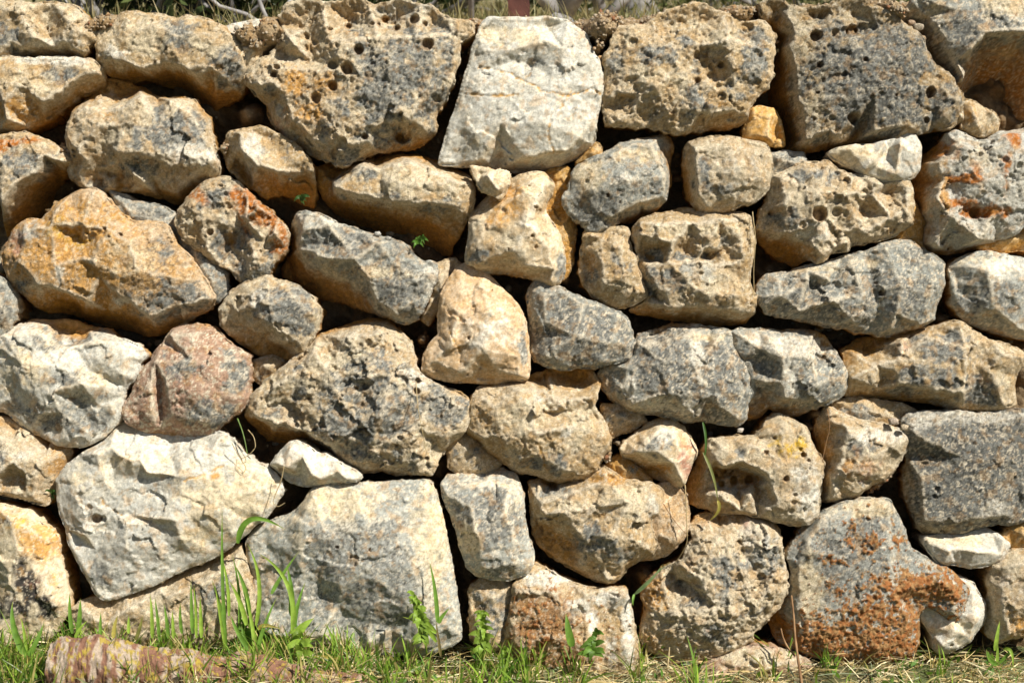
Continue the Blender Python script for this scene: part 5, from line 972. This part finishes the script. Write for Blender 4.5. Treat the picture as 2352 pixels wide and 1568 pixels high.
def log(label, p0, p1, r0, r1, seed, band=1.0, lichen=.5):
    n, m = 150, 72; p0 = np.array(p0); p1 = np.array(p1); ax = p1 - p0; Ln = np.linalg.norm(ax); ax /= Ln
    a = np.cross(ax, [0, 0, 1]); a /= np.linalg.norm(a); b = np.cross(ax, a)
    V = []; Cc = []
    ts = np.linspace(0, 1, n)
    T_, A_ = np.meshgrid(ts, np.linspace(0, 2 * math.pi, m, endpoint=False), indexing='ij'); T_ = T_.ravel(); A_ = A_.ravel()
    q = np.stack([T_ * Ln * 22, np.cos(A_) * 1.3, np.sin(A_) * 1.3], 1)
    r = (r0 * (1 - T_) + r1 * T_) * (1 + .16 * fbm(q * .35, 3, seed) + .13 * fbm(q * 1.3, 5, seed + 1, .65))
    endk = np.minimum(T_, 1 - T_) * Ln / .012; r = r * np.clip(.9 + .1 * endk, 0, 1)
    V = p0 + ax * (T_ * Ln)[:, None] + (np.cos(A_) * r)[:, None] * a + (np.sin(A_) * r)[:, None] * b + np.stack([0 * T_, 0 * T_, .006 * np.sin(T_ * 7 + seed)], 1)
    bands = sstep(-.05, .25, noise(q * np.array([2.6, .6, .6]) + 3, seed + 2) + .4 * fbm(q * 3, 3, seed + 3)) * band
    c1 = np.array((.22, .11, .065)); c2 = np.array((.44, .37, .28)); col = c1 * (1 - bands[:, None]) + c2 * bands[:, None]
    li = sstep(.2, .3, fbm(q * 2.6 + 7, 4, seed + 4, .72) + (lichen - .62) * .5)[:, None] * sstep(-.6, .2, -np.sin(A_) * 1.0)[:, None] * .9
    col = col * (1 - li) + np.array((.36, .27, .03)) * li
    # end caps with rings
    F = []
    for i in range(n - 1):
        for k in range(m): F.append((i * m + k, i * m + (k + 1) % m, (i + 1) * m + (k + 1) % m, (i + 1) * m + k))
    V = list(V); col = list(col)
    V += [p0 + ax * .004, p1 - ax * .004]; col += [np.array((.42, .30, .17))] * 2; c_ = len(V) - 2
    for k in range(m):
        F.append((c_, (k + 1) % m, k)); F.append((c_ + 1, (n - 1) * m + k, (n - 1) * m + (k + 1) % m))
    o = mesh_obj('log', V, F, M_LOG, cols=np.array(col)); tag(o, label, 'log', 'lichened logs lying in front of the wall'); return o
def G(x, y, z): return W(x, y, z)
log('thickest log with pale bark bands, leftmost of the three lying in the grass', W(160, 1502, 160), W(424, 1510, 160), .072, .056, 5, .8, .35)
log('middle log piece with a white patch and yellow lichen', W(418, 1512, 154), W(566, 1522, 150), .054, .046, 6, .8, .6)
log('slanting brown log with yellow lichen, rightmost of the three in the grass', W(552, 1514, 142), W(850, 1556, 168), .050, .038, 7, .45, .5)

# ---------------------------------------------------------------- grass and litter in front of the wall
def cover(n, seed, xr, dens, yr=(-.42, .02)):
    rg = np.random.RandomState(seed); x = rg.uniform(xr[0], xr[1], n * 3); y = rg.uniform(yr[0], yr[1], n * 3)
    keep = rg.rand(n * 3) < dens(x, y); x = x[keep][:n]; y = y[keep][:n]; return np.stack([x, y, gh(x, y)], 1), rg
def dleft(x, y):
    ox = x / S + 1176; return np.clip(np.interp(ox, [-300, 0, 130, 200, 560, 760, 1000, 1300, 1700, 2352, 2600], [1, .9, .7, .28, .40, .3, .14, .10, .07, .14, .3]) * np.where((ox > 150) & (ox < 800) & (y > -.30) & (y < -.10), .6, 1) * (0.4 + .9 * (noise(np.stack([x * 9, y * 9], 1), 401) > -.05)), 0, 1)
# green blades
base, rg = cover(4600, 51, (-1.9, 1.9), dleft, (-.40, .0)); n = len(base)
dr = np.stack([rg.randn(n) * .28, rg.randn(n) * .25 - .05, np.ones(n)], 1); dr /= np.linalg.norm(dr, axis=1, keepdims=True)
t = rg.rand(n)[:, None]; cols = np.array((.30, .44, .05)) * t + np.array((.10, .20, .025)) * (1 - t)
yl = (rg.rand(n) < .3)[:, None]; cols = np.where(yl, np.array((.46, .40, .13)), cols)
ln = .02 + .10 * rg.rand(n) ** 1.8 * np.interp(base[:, 0] / S + 1176, [0, 700, 900, 2352], [1.4, 1.2, .55, .5])
V, F, Cc = blades(base, dr, ln, .0012 + .002 * rg.rand(n), np.stack([rg.randn(n), rg.randn(n), -np.abs(rg.randn(n)) * .7], 1) * .32, cols, 4, 52)
cc_, rg3 = cover(160, 57, (-1.7, 1.3), lambda x, y: np.interp(x / S + 1176, [-300, 120, 170, 240, 620, 780, 860, 940, 1180, 1260, 2352], [1, 1, .5, .6, 1, .6, .08, .5, .5, .12, .08]), (-.36, -.02))
k3 = 15; b3 = np.repeat(cc_, k3, 0) + rg3.randn(len(cc_) * k3, 3) * [.010, .010, 0]; n3 = len(b3)
d3 = np.stack([rg3.randn(n3) * .22, rg3.randn(n3) * .16, np.ones(n3)], 1); d3 /= np.linalg.norm(d3, axis=1, keepdims=True)
t3 = rg3.rand(n3)[:, None]; c3 = np.array((.33, .48, .06)) * t3 + np.array((.10, .22, .025)) * (1 - t3); c3 = np.where(rg3.rand(n3, 1) < .22, np.array((.50, .42, .16)), c3)
V3, F3, C3 = blades(b3, d3, .04 + .085 * rg3.rand(n3), .0018 + .0026 * rg3.rand(n3), np.stack([rg3.randn(n3), rg3.randn(n3), -np.abs(rg3.randn(n3)) * .6], 1) * .28, c3, 5, 58)
V = np.concatenate([V, V3]); F = np.concatenate([F, F3 + len(V) - len(V3)]); Cc = np.concatenate([Cc, C3])
b2, rg2 = cover(9000, 53, (-3.2, 3.2), lambda x, y: .6 + 0 * x, (-2.6, -.40)); n2 = len(b2)
d2 = np.stack([rg2.randn(n2) * .4, rg2.randn(n2) * .4, np.ones(n2)], 1); d2 /= np.linalg.norm(d2, axis=1, keepdims=True)
t = rg2.rand(n2)[:, None]; c2 = np.array((.15, .26, .035)) * t + np.array((.22, .20, .06)) * (1 - t)
V2, F2, C2 = blades(b2, d2, .03 + .06 * rg2.rand(n2), .0015 + .002 * rg2.rand(n2), rg2.randn(n2, 3) * .3, c2, 3, 54)
tag(mesh_obj('grass', np.concatenate([V, V2]), np.concatenate([F, F2 + len(V)]), M_LEAF, cols=np.concatenate([Cc, C2]), smooth=False), 'short green grass growing on the ground along the foot of the wall', 'grass', kind='stuff')
# straw: cut dry stalks lying every way
base, rg = cover(14500, 61, (-1.9, 1.9), lambda x, y: np.interp(x / S + 1176, [0, 600, 800, 2352], [.9, .9, 1, 1]) * (.35 + .65 * (noise(np.stack([x * 7, y * 7], 1), 411) > -.2)), (-.45, .015)); n = len(base)
an = rg.rand(n) * 6.28; el = np.abs(rg.randn(n)) * np.interp(base[:, 0] / S + 1176, [0, 700, 900], [.42, .42, .24])
dr = np.stack([np.cos(an) * np.cos(el), np.sin(an) * np.cos(el), np.sin(el)], 1)
base[:, 2] += rg.rand(n) ** 1.5 * np.interp(base[:, 1], [-.3, -.02], [.015, .035]) * np.interp(base[:, 0] / S + 1176, [0, 700, 900], [1.5, 1.5, .9])
pal = np.array([(.58, .45, .22), (.38, .27, .11), (.70, .60, .38), (.24, .27, .12), (.24, .13, .05), (.32, .36, .22)])
cols = pal[rg.choice(6, n, p=[.30, .16, .28, .10, .06, .10])] * (.8 + .6 * rg.rand(n, 1))
V, F, Cc = blades(base, dr, .02 + .09 * rg.rand(n) ** 1.6, .0008 + .0018 * rg.rand(n) ** 2, np.stack([rg.randn(n) * .3, rg.randn(n) * .3, -np.abs(rg.randn(n)) * .15], 1), cols, 4, 62)
tag(mesh_obj('straw', V, F, M_STRAW, cols=Cc, smooth=False), 'dry cut stalks and straw littering the ground in front of the wall', 'straw', kind='stuff')
# small broad leaves close to the ground
def dl(x, y):
    ox = x / S + 1176; return np.clip(np.interp(ox, [0, 120, 200, 700, 1000, 1150, 1300, 2000, 2352], [1, .8, .4, .5, .4, .5, .15, .12, .2]) * (noise(np.stack([x * 12, y * 12], 1), 421) > .05), 0, 1)
base, rg = cover(4200, 71, (-1.9, 1.9), dl, (-.40, .0)); n = len(base); base[:, 2] += rg.rand(n) * .03
t = rg.rand(n)[:, None]; cols = np.array((.20, .34, .04)) * t + np.array((.07, .17, .025)) * (1 - t)
V, F, Cc = leaves(n, base, .021, cols, 72, .8)
tag(mesh_obj('ground_weeds', V, F, M_LEAF, cols=Cc, smooth=False), 'small round-leaved weeds creeping between the grass at the wall foot', 'weeds', kind='stuff')
base, rg = cover(2600, 81, (-1.9, 1.9), lambda x, y: .5 + 0 * x, (-.42, .03)); n = len(base); base[:, 2] += .004
gc = pal[rg.choice(6, n)] * .8
tag(scatter_rocks('crumbs', base, .0015 + .004 * rg.rand(n) ** 3, M_EARTH, gc, 82), 'crumbs of soil and stone between the straw', 'soil', kind='stuff')

# ---------------------------------------------------------------- single plants
def blade_leaf(p0, p1, w, bow, root, col, name='leaf', mat=None, fold=.25):
    """one grass leaf from p0 to p1 (wall coordinates x, y, z), bowing sideways/out"""
    seg = 14; a = np.array(p0, float); b = np.array(p1, float); t = np.linspace(0, 1, seg + 1)
    P = a[None] * (1 - t[:, None]) + b[None] * t[:, None] + np.array(bow, float)[None] * (4 * t * (1 - t))[:, None]
    d = np.gradient(P, axis=0); sd = np.stack([-d[:, 1], d[:, 0], np.zeros(seg + 1)], 1); sd /= np.linalg.norm(sd, axis=1, keepdims=True) + 1e-9
    wd = w * np.clip(np.minimum(t * 5 + .45, 1) * (1 - t ** 2.6), .03, 1)
    L_ = P - sd * wd[:, None] / 2 + [0, 0, 1] * (wd * fold)[:, None]; R_ = P + sd * wd[:, None] / 2 + [0, 0, 1] * (wd * fold)[:, None]
    V = np.concatenate([W(*L_.T), W(*P.T), W(*R_.T)]); n_ = seg + 1; F = []
    for k in range(seg): F.append((k, k + 1, n_ + k + 1, n_ + k)); F.append((n_ + k, n_ + k + 1, 2 * n_ + k + 1, 2 * n_ + k))
    c = np.array(col)[None] * (.85 + .3 * np.random.RandomState(int(p0[0] * 7 + p1[1]) % 9999).rand(len(V), 1)); tt = np.tile(t, 3)[:, None]
    c = c * (1 - .5 * (tt > .9)) + np.array((.35, .30, .08)) * .5 * (tt > .9)
    return mesh_obj(name, V, F, mat or M_LEAF, root, cols=c)
GR = (.16, .30, .04); GL = (.30, .45, .06); GD = (.06, .14, .02); YE = (.42, .36, .08); DRY = (.50, .38, .20)
def tuft(label, bx, by, bz, lst, name='grass_tuft', cat='grass', group='tufts of tall grass at the wall foot'):
    r = empty(name, W(bx, by, bz), label, cat, group)
    for q in lst:
        tip, w, bow = q[0], q[1], q[2]; col = q[3] if len(q) > 3 else GR; st = q[4] if len(q) > 4 else (bx, by, bz)
        blade_leaf(st, tip, w, bow, r, col)
    return r
tuft('tallest tuft of grass, its longest blade rising straight before the pale boulder', 535, 1480, 75,
     [((525, 1160, 70), 9, (-3, 0, 4)), ((520, 1260, 60), 8, (6, 0, 0), GL, (540, 1400, 70)), ((500, 1320, 60), 9, (4, 0, 0), GR, (530, 1440, 60)), ((545, 1262, 55), 8, (8, 0, 0), GR, (560, 1440, 50)), ((510, 1325, 80), 7, (0, 0, 4), GL)])
tuft('bushy tuft of broad grass leaves left of the biggest bottom block', 603, 1495, 85,
     [((663, 1209, 40), 14, (-20, -40, 10), GR, (556, 1240, 40)), ((581, 1238, 70), 10, (18, -10, 10), GL, (602, 1420, 80)), ((696, 1256, 60), 9, (-8, 8, 0), GR, (636, 1350, 75)), ((648, 1358, 75), 10, (-6, 0, 4)), ((551, 1285, 60), 12, (8, 0, 0), GR, (585, 1400, 70)),
      ((540, 1320, 70), 12, (6, 0, 0), GL, (580, 1420, 75)), ((545, 1395, 80), 12, (-8, -6, 6), GR), ((660, 1428, 80), 10, (-14, -10, 4), YE, (612, 1430, 80)), ((570, 1420, 80), 9, (-6, -4, 4)), ((575, 1340, 70), 10, (4, 0, 0), GL)])
tuft('upright two-leaved grass shoot in front of the biggest bottom block', 678, 1512, 80,
     [((604, 1262, 50), 12, (30, -20, 10), GL, (682, 1440, 75)), ((669, 1288, 60), 14, (6, 0, 6), GR, (680, 1400, 70)), ((711, 1325, 60), 10, (-6, 4, 0), GR, (688, 1425, 70)), ((690, 1420, 76), 8, (0, 0, 2), GR), ((732, 1404, 75), 22, (-6, -2, 6), GL, (690, 1450, 78))])
tuft('sharp solitary grass shoot with a side leaf, right part of the biggest bottom block', 1016, 1492, 60,
     [((990, 1281, 50), 10, (4, 0, 2), GR, (1008, 1415, 58)), ((1035, 1384, 55), 10, (-4, 2, 0), GR, (1010, 1418, 58)), ((1004, 1410, 58), 7, (0, 0, 2), (.20, .16, .06)), ((975, 1390, 60), 12, (-10, -6, 6), GL, (1006, 1440, 60)), ((930, 1402, 70), 10, (6, -10, 6), GL, (1006, 1460, 60))])
tuft('stout grass shoot at the left, before the black-stained stone', 120, 1560, 150,
     [((64, 1362, 110), 16, (-10, 0, 6), GR, (100, 1480, 130)), ((85, 1395, 120), 8, (2, 0, 0), GL, (100, 1480, 130)), ((134, 1410, 115), 12, (4, 0, 4), GR, (104, 1480, 130)), ((100, 1475, 130), 8, (0, 0, 2), YE), ((2, 1395, 110), 8, (-4, 0, 0), GL, (30, 1500, 120))])
tuft('pair of upright grass shoots under the enormous pale boulder\'s tip', 195, 1450, 70,
     [((180, 1350, 60), 10, (-2, 0, 2), GR, (188, 1440, 66)), ((204, 1362, 60), 12, (2, 0, 2), GR, (200, 1440, 66)), ((222, 1410, 66), 8, (-4, 0, 2), GL), ((250, 1392, 60), 8, (0, 0, 0), GR, (250, 1450, 66))])
tuft('row of cut grass stems before the half hidden cream stone', 400, 1460, 70,
     [((362, 1352, 64), 9, (2, 0, 2), GL, (368, 1450, 70)), ((372, 1360, 60), 8, (1, 0, 0), GR, (384, 1455, 70)), ((393, 1372, 66), 9, (2, 0, 2), GR, (404, 1450, 70)), ((412, 1388, 66), 8, (0, 0, 0), GL, (416, 1450, 70)), ((453, 1320, 60), 9, (0, 0, 2), GR, (458, 1440, 66)), ((474, 1355, 62), 9, (0, 0, 0), GL, (478, 1450, 66)),
      ((460, 1330, 66), 7, (2, 0, 0), GL, (466, 1450, 66)), ((431, 1370, 70), 8, (-2, 0, 0), GR, (434, 1440, 66)), ((313, 1400, 60), 8, (0, 0, 0), GL, (314, 1440, 66)), ((345, 1400, 66), 9, (2, 0, 0), (.2, .2, .05), (330, 1455, 70)), ((288, 1400, 60), 10, (-2, 0, 0), YE, (280, 1450, 66))])
tuft('broad dark green leaf shoot before the crusty brown stone', 1312, 1490, 60,
     [((1298, 1396, 56), 18, (-2, 0, 6), GR, (1312, 1470, 60)), ((1313, 1475, 60), 6, (0, 0, 0), (.18, .14, .05))])
tuft('bright green blades at the bottom right, under the cream stone streaked with orange', 2268, 1512, 60,
     [((2276, 1412, 55), 10, (-2, 0, 4), GL, (2264, 1480, 58)), ((2270, 1464, 60), 8, (0, 0, 0), GL), ((2246, 1478, 66), 9, (-4, 0, 2), GR), ((2292, 1480, 70), 8, (14, -14, 4), GR), ((2300, 1522, 75), 8, (6, -18, 4), GL, (2282, 1476, 65)), ((2243, 1475, 66), 8, (-6, 4, 4), GR)])
tuft('pair of green blades at the bottom edge right of centre', 2215, 1570, 170, [((2212, 1528, 160), 12, (-2, 0, 2), GL), ((2236, 1540, 150), 8, (2, 0, 0), GR), ((2200, 1545, 160), 10, (-4, 0, 0), GL)])
tuft('low green blades before the slanting log', 610, 1575, 170, [((608, 1500, 150), 10, (2, 0, 2), GL), ((640, 1530, 160), 9, (4, 0, 0), GR), ((693, 1512, 140), 9, (-4, 0, 2), GL, (680, 1560, 160)), ((580, 1540, 170), 10, (-4, 0, 2), GR), ((660, 1545, 160), 10, (4, 0, 2), GL), ((560, 1530, 150), 9, (-4, 0, 0), GL)])
tuft('tall thin stalk with clover leaves leaning before the leftmost log', 402, 1575, 170, [((416, 1452, 130), 5, (4, 0, 4), GL), ((392, 1520, 160), 12, (-2, 0, 0), GL, (378, 1572, 170)), ((360, 1505, 150), 7, (0, 0, 0), GR, (356, 1560, 160)), ((530, 1520, 140), 13, (2, 0, 4), GR, (538, 1568, 160)), ((325, 1528, 160), 9, (3, 0, 0), GL, (310, 1568, 170))])
# leafy weeds: stem + leaves
def weed(label, bx, by, bz, top, lvs, name='leafy_weed', sz=16, seed=0, col=GL):
    sz *= 1.0 if name == 'joint_plant' else 1.2; lvs = lvs if name == 'joint_plant' else int(lvs * 1.3)
    r = empty(name, W(bx, by, bz), label, 'weed', 'leafy weeds at the wall'); rg = np.random.RandomState(seed)
    V, F = tube(W(np.array([bx, (bx + top[0]) / 2 + 3, top[0]]), np.array([by, (by + top[1]) / 2, top[1]]), np.array([bz, (bz + top[2]) / 2 + 5, top[2]])), np.array([2.2, 1.8, 1.0]) * S, 6)
    mesh_obj('stem', V, F, M_LEAF, r, cols=np.array(col)[None].repeat(len(V), 0))
    for k in range(lvs):
        t = .25 + .75 * k / max(1, lvs - 1); p = np.array([bx, by, bz]) * (1 - t) + np.array(top) * t
        an = rg.uniform(0, 6.28); dx, dy = math.cos(an), math.sin(an) * .7 + .15; L_ = sz * (1.2 - .5 * t) * rg.uniform(.8, 1.4)
        q = p + np.array([dx * L_, dy * L_, rg.uniform(4, 14)]); c = np.array(col) * rg.uniform(.6, 1.1)
        blade_leaf(p, q, L_ * .46, (0, -5, 5), r, c, 'leaf', fold=.12)
    return r
weed('bushy bright green weed casting a jagged shadow on the biggest bottom block', 985, 1485, 70, (955, 1350, 75), 34, sz=20, seed=1)
weed('shorter green weed beside the bushy one, before the dark gap', 1110, 1500, 70, (1112, 1390, 72), 26, sz=22, seed=2)
weed('drooping green weed with long leaves before the crusty brown stone', 1350, 1505, 75, (1366, 1435, 72), 16, sz=22, seed=3, col=GR)
weed('low serrated-leaved weed under the two-leaved grass shoot', 700, 1500, 90, (705, 1430, 85), 9, sz=26, seed=4)
weed('rosette of light green leaves in the bottom left corner', 15, 1565, 170, (25, 1500, 150), 30, sz=22, seed=5)
weed('clover-like weed in the grass at the left, beside the stout shoot', 105, 1570, 170, (90, 1510, 150), 18, sz=20, seed=6)
weed('tiny round-leaved sprig in front of the leftmost log', 318, 1575, 190, (322, 1532, 178), 9, sz=16, seed=7)
weed('small seedling under the biggest bottom block\'s right corner', 905, 1520, 70, (912, 1506, 72), 8, sz=12, seed=8, col=GR)
weed('clump of small leaves behind the tall grass by the half hidden cream stone', 585, 1470, 60, (570, 1410, 55), 22, sz=14, seed=9, col=GR)
weed('small dark green plant growing out of the joint under the mottled tan block', 975, 545, -40, (960, 562, -2), 12, name='joint_plant', sz=16, seed=10, col=(.10, .22, .03))
weed('small shaded plant in the joint left of the mottled tan block', 690, 445, -60, (693, 466, -25), 7, name='joint_plant', sz=18, seed=11, col=(.06, .13, .025))
weed('little plant in the dark gap left of the enormous pale boulder', 110, 1140, -60, (118, 1128, -25), 6, name='joint_plant', sz=14, seed=12, col=(.07, .15, .03))
weed('green sprig at the bottom centre in the straw', 1640, 1575, 120, (1655, 1545, 110), 16, sz=14, seed=13)
weed('small leafed weed in the straw right of the bushy weed', 1165, 1520, 90, (1160, 1470, 85), 12, sz=16, seed=14)
# stems, twigs, dry stalks
def stalk(label, pts, w, mat, name, cat, col=None):
    P_ = np.array(pts, float); t = np.linspace(0, 1, len(P_)); tt = np.linspace(0, 1, len(P_) * 5); Q = np.stack([np.interp(tt, t, P_[:, k]) for k in range(3)], 1)
    for _ in range(4): Q[1:-1] = .25 * Q[:-2] + .5 * Q[1:-1] + .25 * Q[2:]
    wd = w * np.linspace(1, .55, len(Q)) * (1 + .12 * np.sin(np.arange(len(Q)) * 1.9)) * S
    V, F = tube(W(*Q.T), wd, 7); cols = None if col is None else np.array(col)[None].repeat(len(V), 0) * (.8 + .4 * np.random.RandomState(3).rand(len(V), 1))
    return tag(mesh_obj(name, V, F, mat, cols=cols), label, cat)
stalk('brown twig standing upright in the joint left of the rust-splashed slab', [(1826, 1575, 110), (1818, 1510, 90), (1812, 1450, 70), (1811, 1400, 55), (1808, 1358, 40)], 3.6, M_TWIG, 'twig', 'twig')
stalk('short forked brown twig leaning beside the upright one', [(1813, 1490, 70), (1795, 1470, 60), (1787, 1450, 50), (1784, 1432, 42)], 2.8, M_TWIG, 'twig', 'twig')
stalk('straight pale straw hanging down the very large grey and cream boulder', [(958, 875, 22), (963, 930, 55), (972, 975, 60), (983, 1036, 48)], 1.1, M_STRAW, 'straw_stalk', 'straw', DRY)
stalk('dry grass stem hanging over the plain tan stone', [(1570, 1110, 10), (1572, 1160, 22), (1573, 1210, 24), (1575, 1240, 18), (1560, 1275, -5), (1545, 1295, -20)], 1.4, M_STRAW, 'straw_stalk', 'straw', DRY)
stalk('thin dry root looping beside the plain tan stone', [(1520, 1152, 20), (1540, 1185, 26), (1565, 1215, 26), (1578, 1225, 15)], 1.0, M_TWIG, 'straw_stalk', 'twig')
stalk('dry stem standing in the crack right of the fissured block', [(1726, 488, -10), (1727, 510, 0), (1732, 550, 4), (1728, 620, -8), (1730, 680, -10)], 1.3, M_STRAW, 'straw_stalk', 'straw', DRY)
stalk('reddish dry stem at the left face of the pyramid-like stone', [(1895, 938, 0), (1902, 975, 4), (1893, 1020, -8), (1886, 1060, -15)], 1.2, M_TWIG, 'straw_stalk', 'twig')
stalk('curled tendril on the top right of the enormous pale boulder', [(540, 1015, 20), (560, 1050, 30), (575, 1070, 30), (565, 1085, 26), (548, 1072, 24), (552, 1050, 22)], 1.0, M_STRAW, 'straw_stalk', 'straw', DRY)
stalk('dry curling stem over the small brilliant white shard', [(660, 1065, 36), (655, 1095, 36), (640, 1130, 30), (632, 1150, 26), (645, 1160, 24), (660, 1150, 20)], 1.1, M_STRAW, 'straw_stalk', 'straw', DRY)
stalk('pale bleached stalk standing before the very knobbly boulder', [(1526, 1520, 60), (1530, 1490, 50), (1532, 1474, 44)], 2.4, M_STRAW, 'straw_stalk', 'straw', DRY)
stalk('tangle stem of fine green weed in the joint right of the pinkish stone', [(548, 960, -10), (560, 985, 2), (568, 1010, 10), (574, 1040, 16)], 1.8, M_LEAF, 'weed_stem', 'weed', (.2, .3, .08))
stalk('dry curved stem in the joint right of the pinkish stone', [(575, 985, 10), (590, 1000, 20), (595, 1025, 24), (575, 1045, 22), (558, 1050, 20)], 1.2, M_STRAW, 'weed_stem', 'straw', DRY)
r_ = tuft('long drooping green and yellow grass blade hanging left of the honeycombed stone', 1612, 968, -5,
     [((1612, 1062, 5), 6, (6, 0, 6), GD), ((1644, 1150, 12), 7, (6, 0, 10), (.24, .26, .08), (1612, 1036, 4)), ((1622, 1195, 0), 8, (12, 0, 6), YE, (1644, 1145, 12))], name='hanging_grass')
tuft('green blades lying in the joint between lumpy and knobbly boulders', 1455, 1360, 0, [((1520, 1290, 10), 7, (0, 6, 6), (.2, .28, .12)), ((1535, 1285, 8), 5, (-6, 4, 4), (.2, .28, .12)), ((1452, 1385, 8), 6, (-2, 0, 2), GR)], name='joint_grass')
tuft('long yellowing grass leaf lying on the ground before the biggest bottom block', 770, 1490, 90, [((870, 1545, 120), 11, (0, -12, 6), YE), ((720, 1487, 95), 8, (0, -2, 4), YE)], name='fallen_leaf_blade')
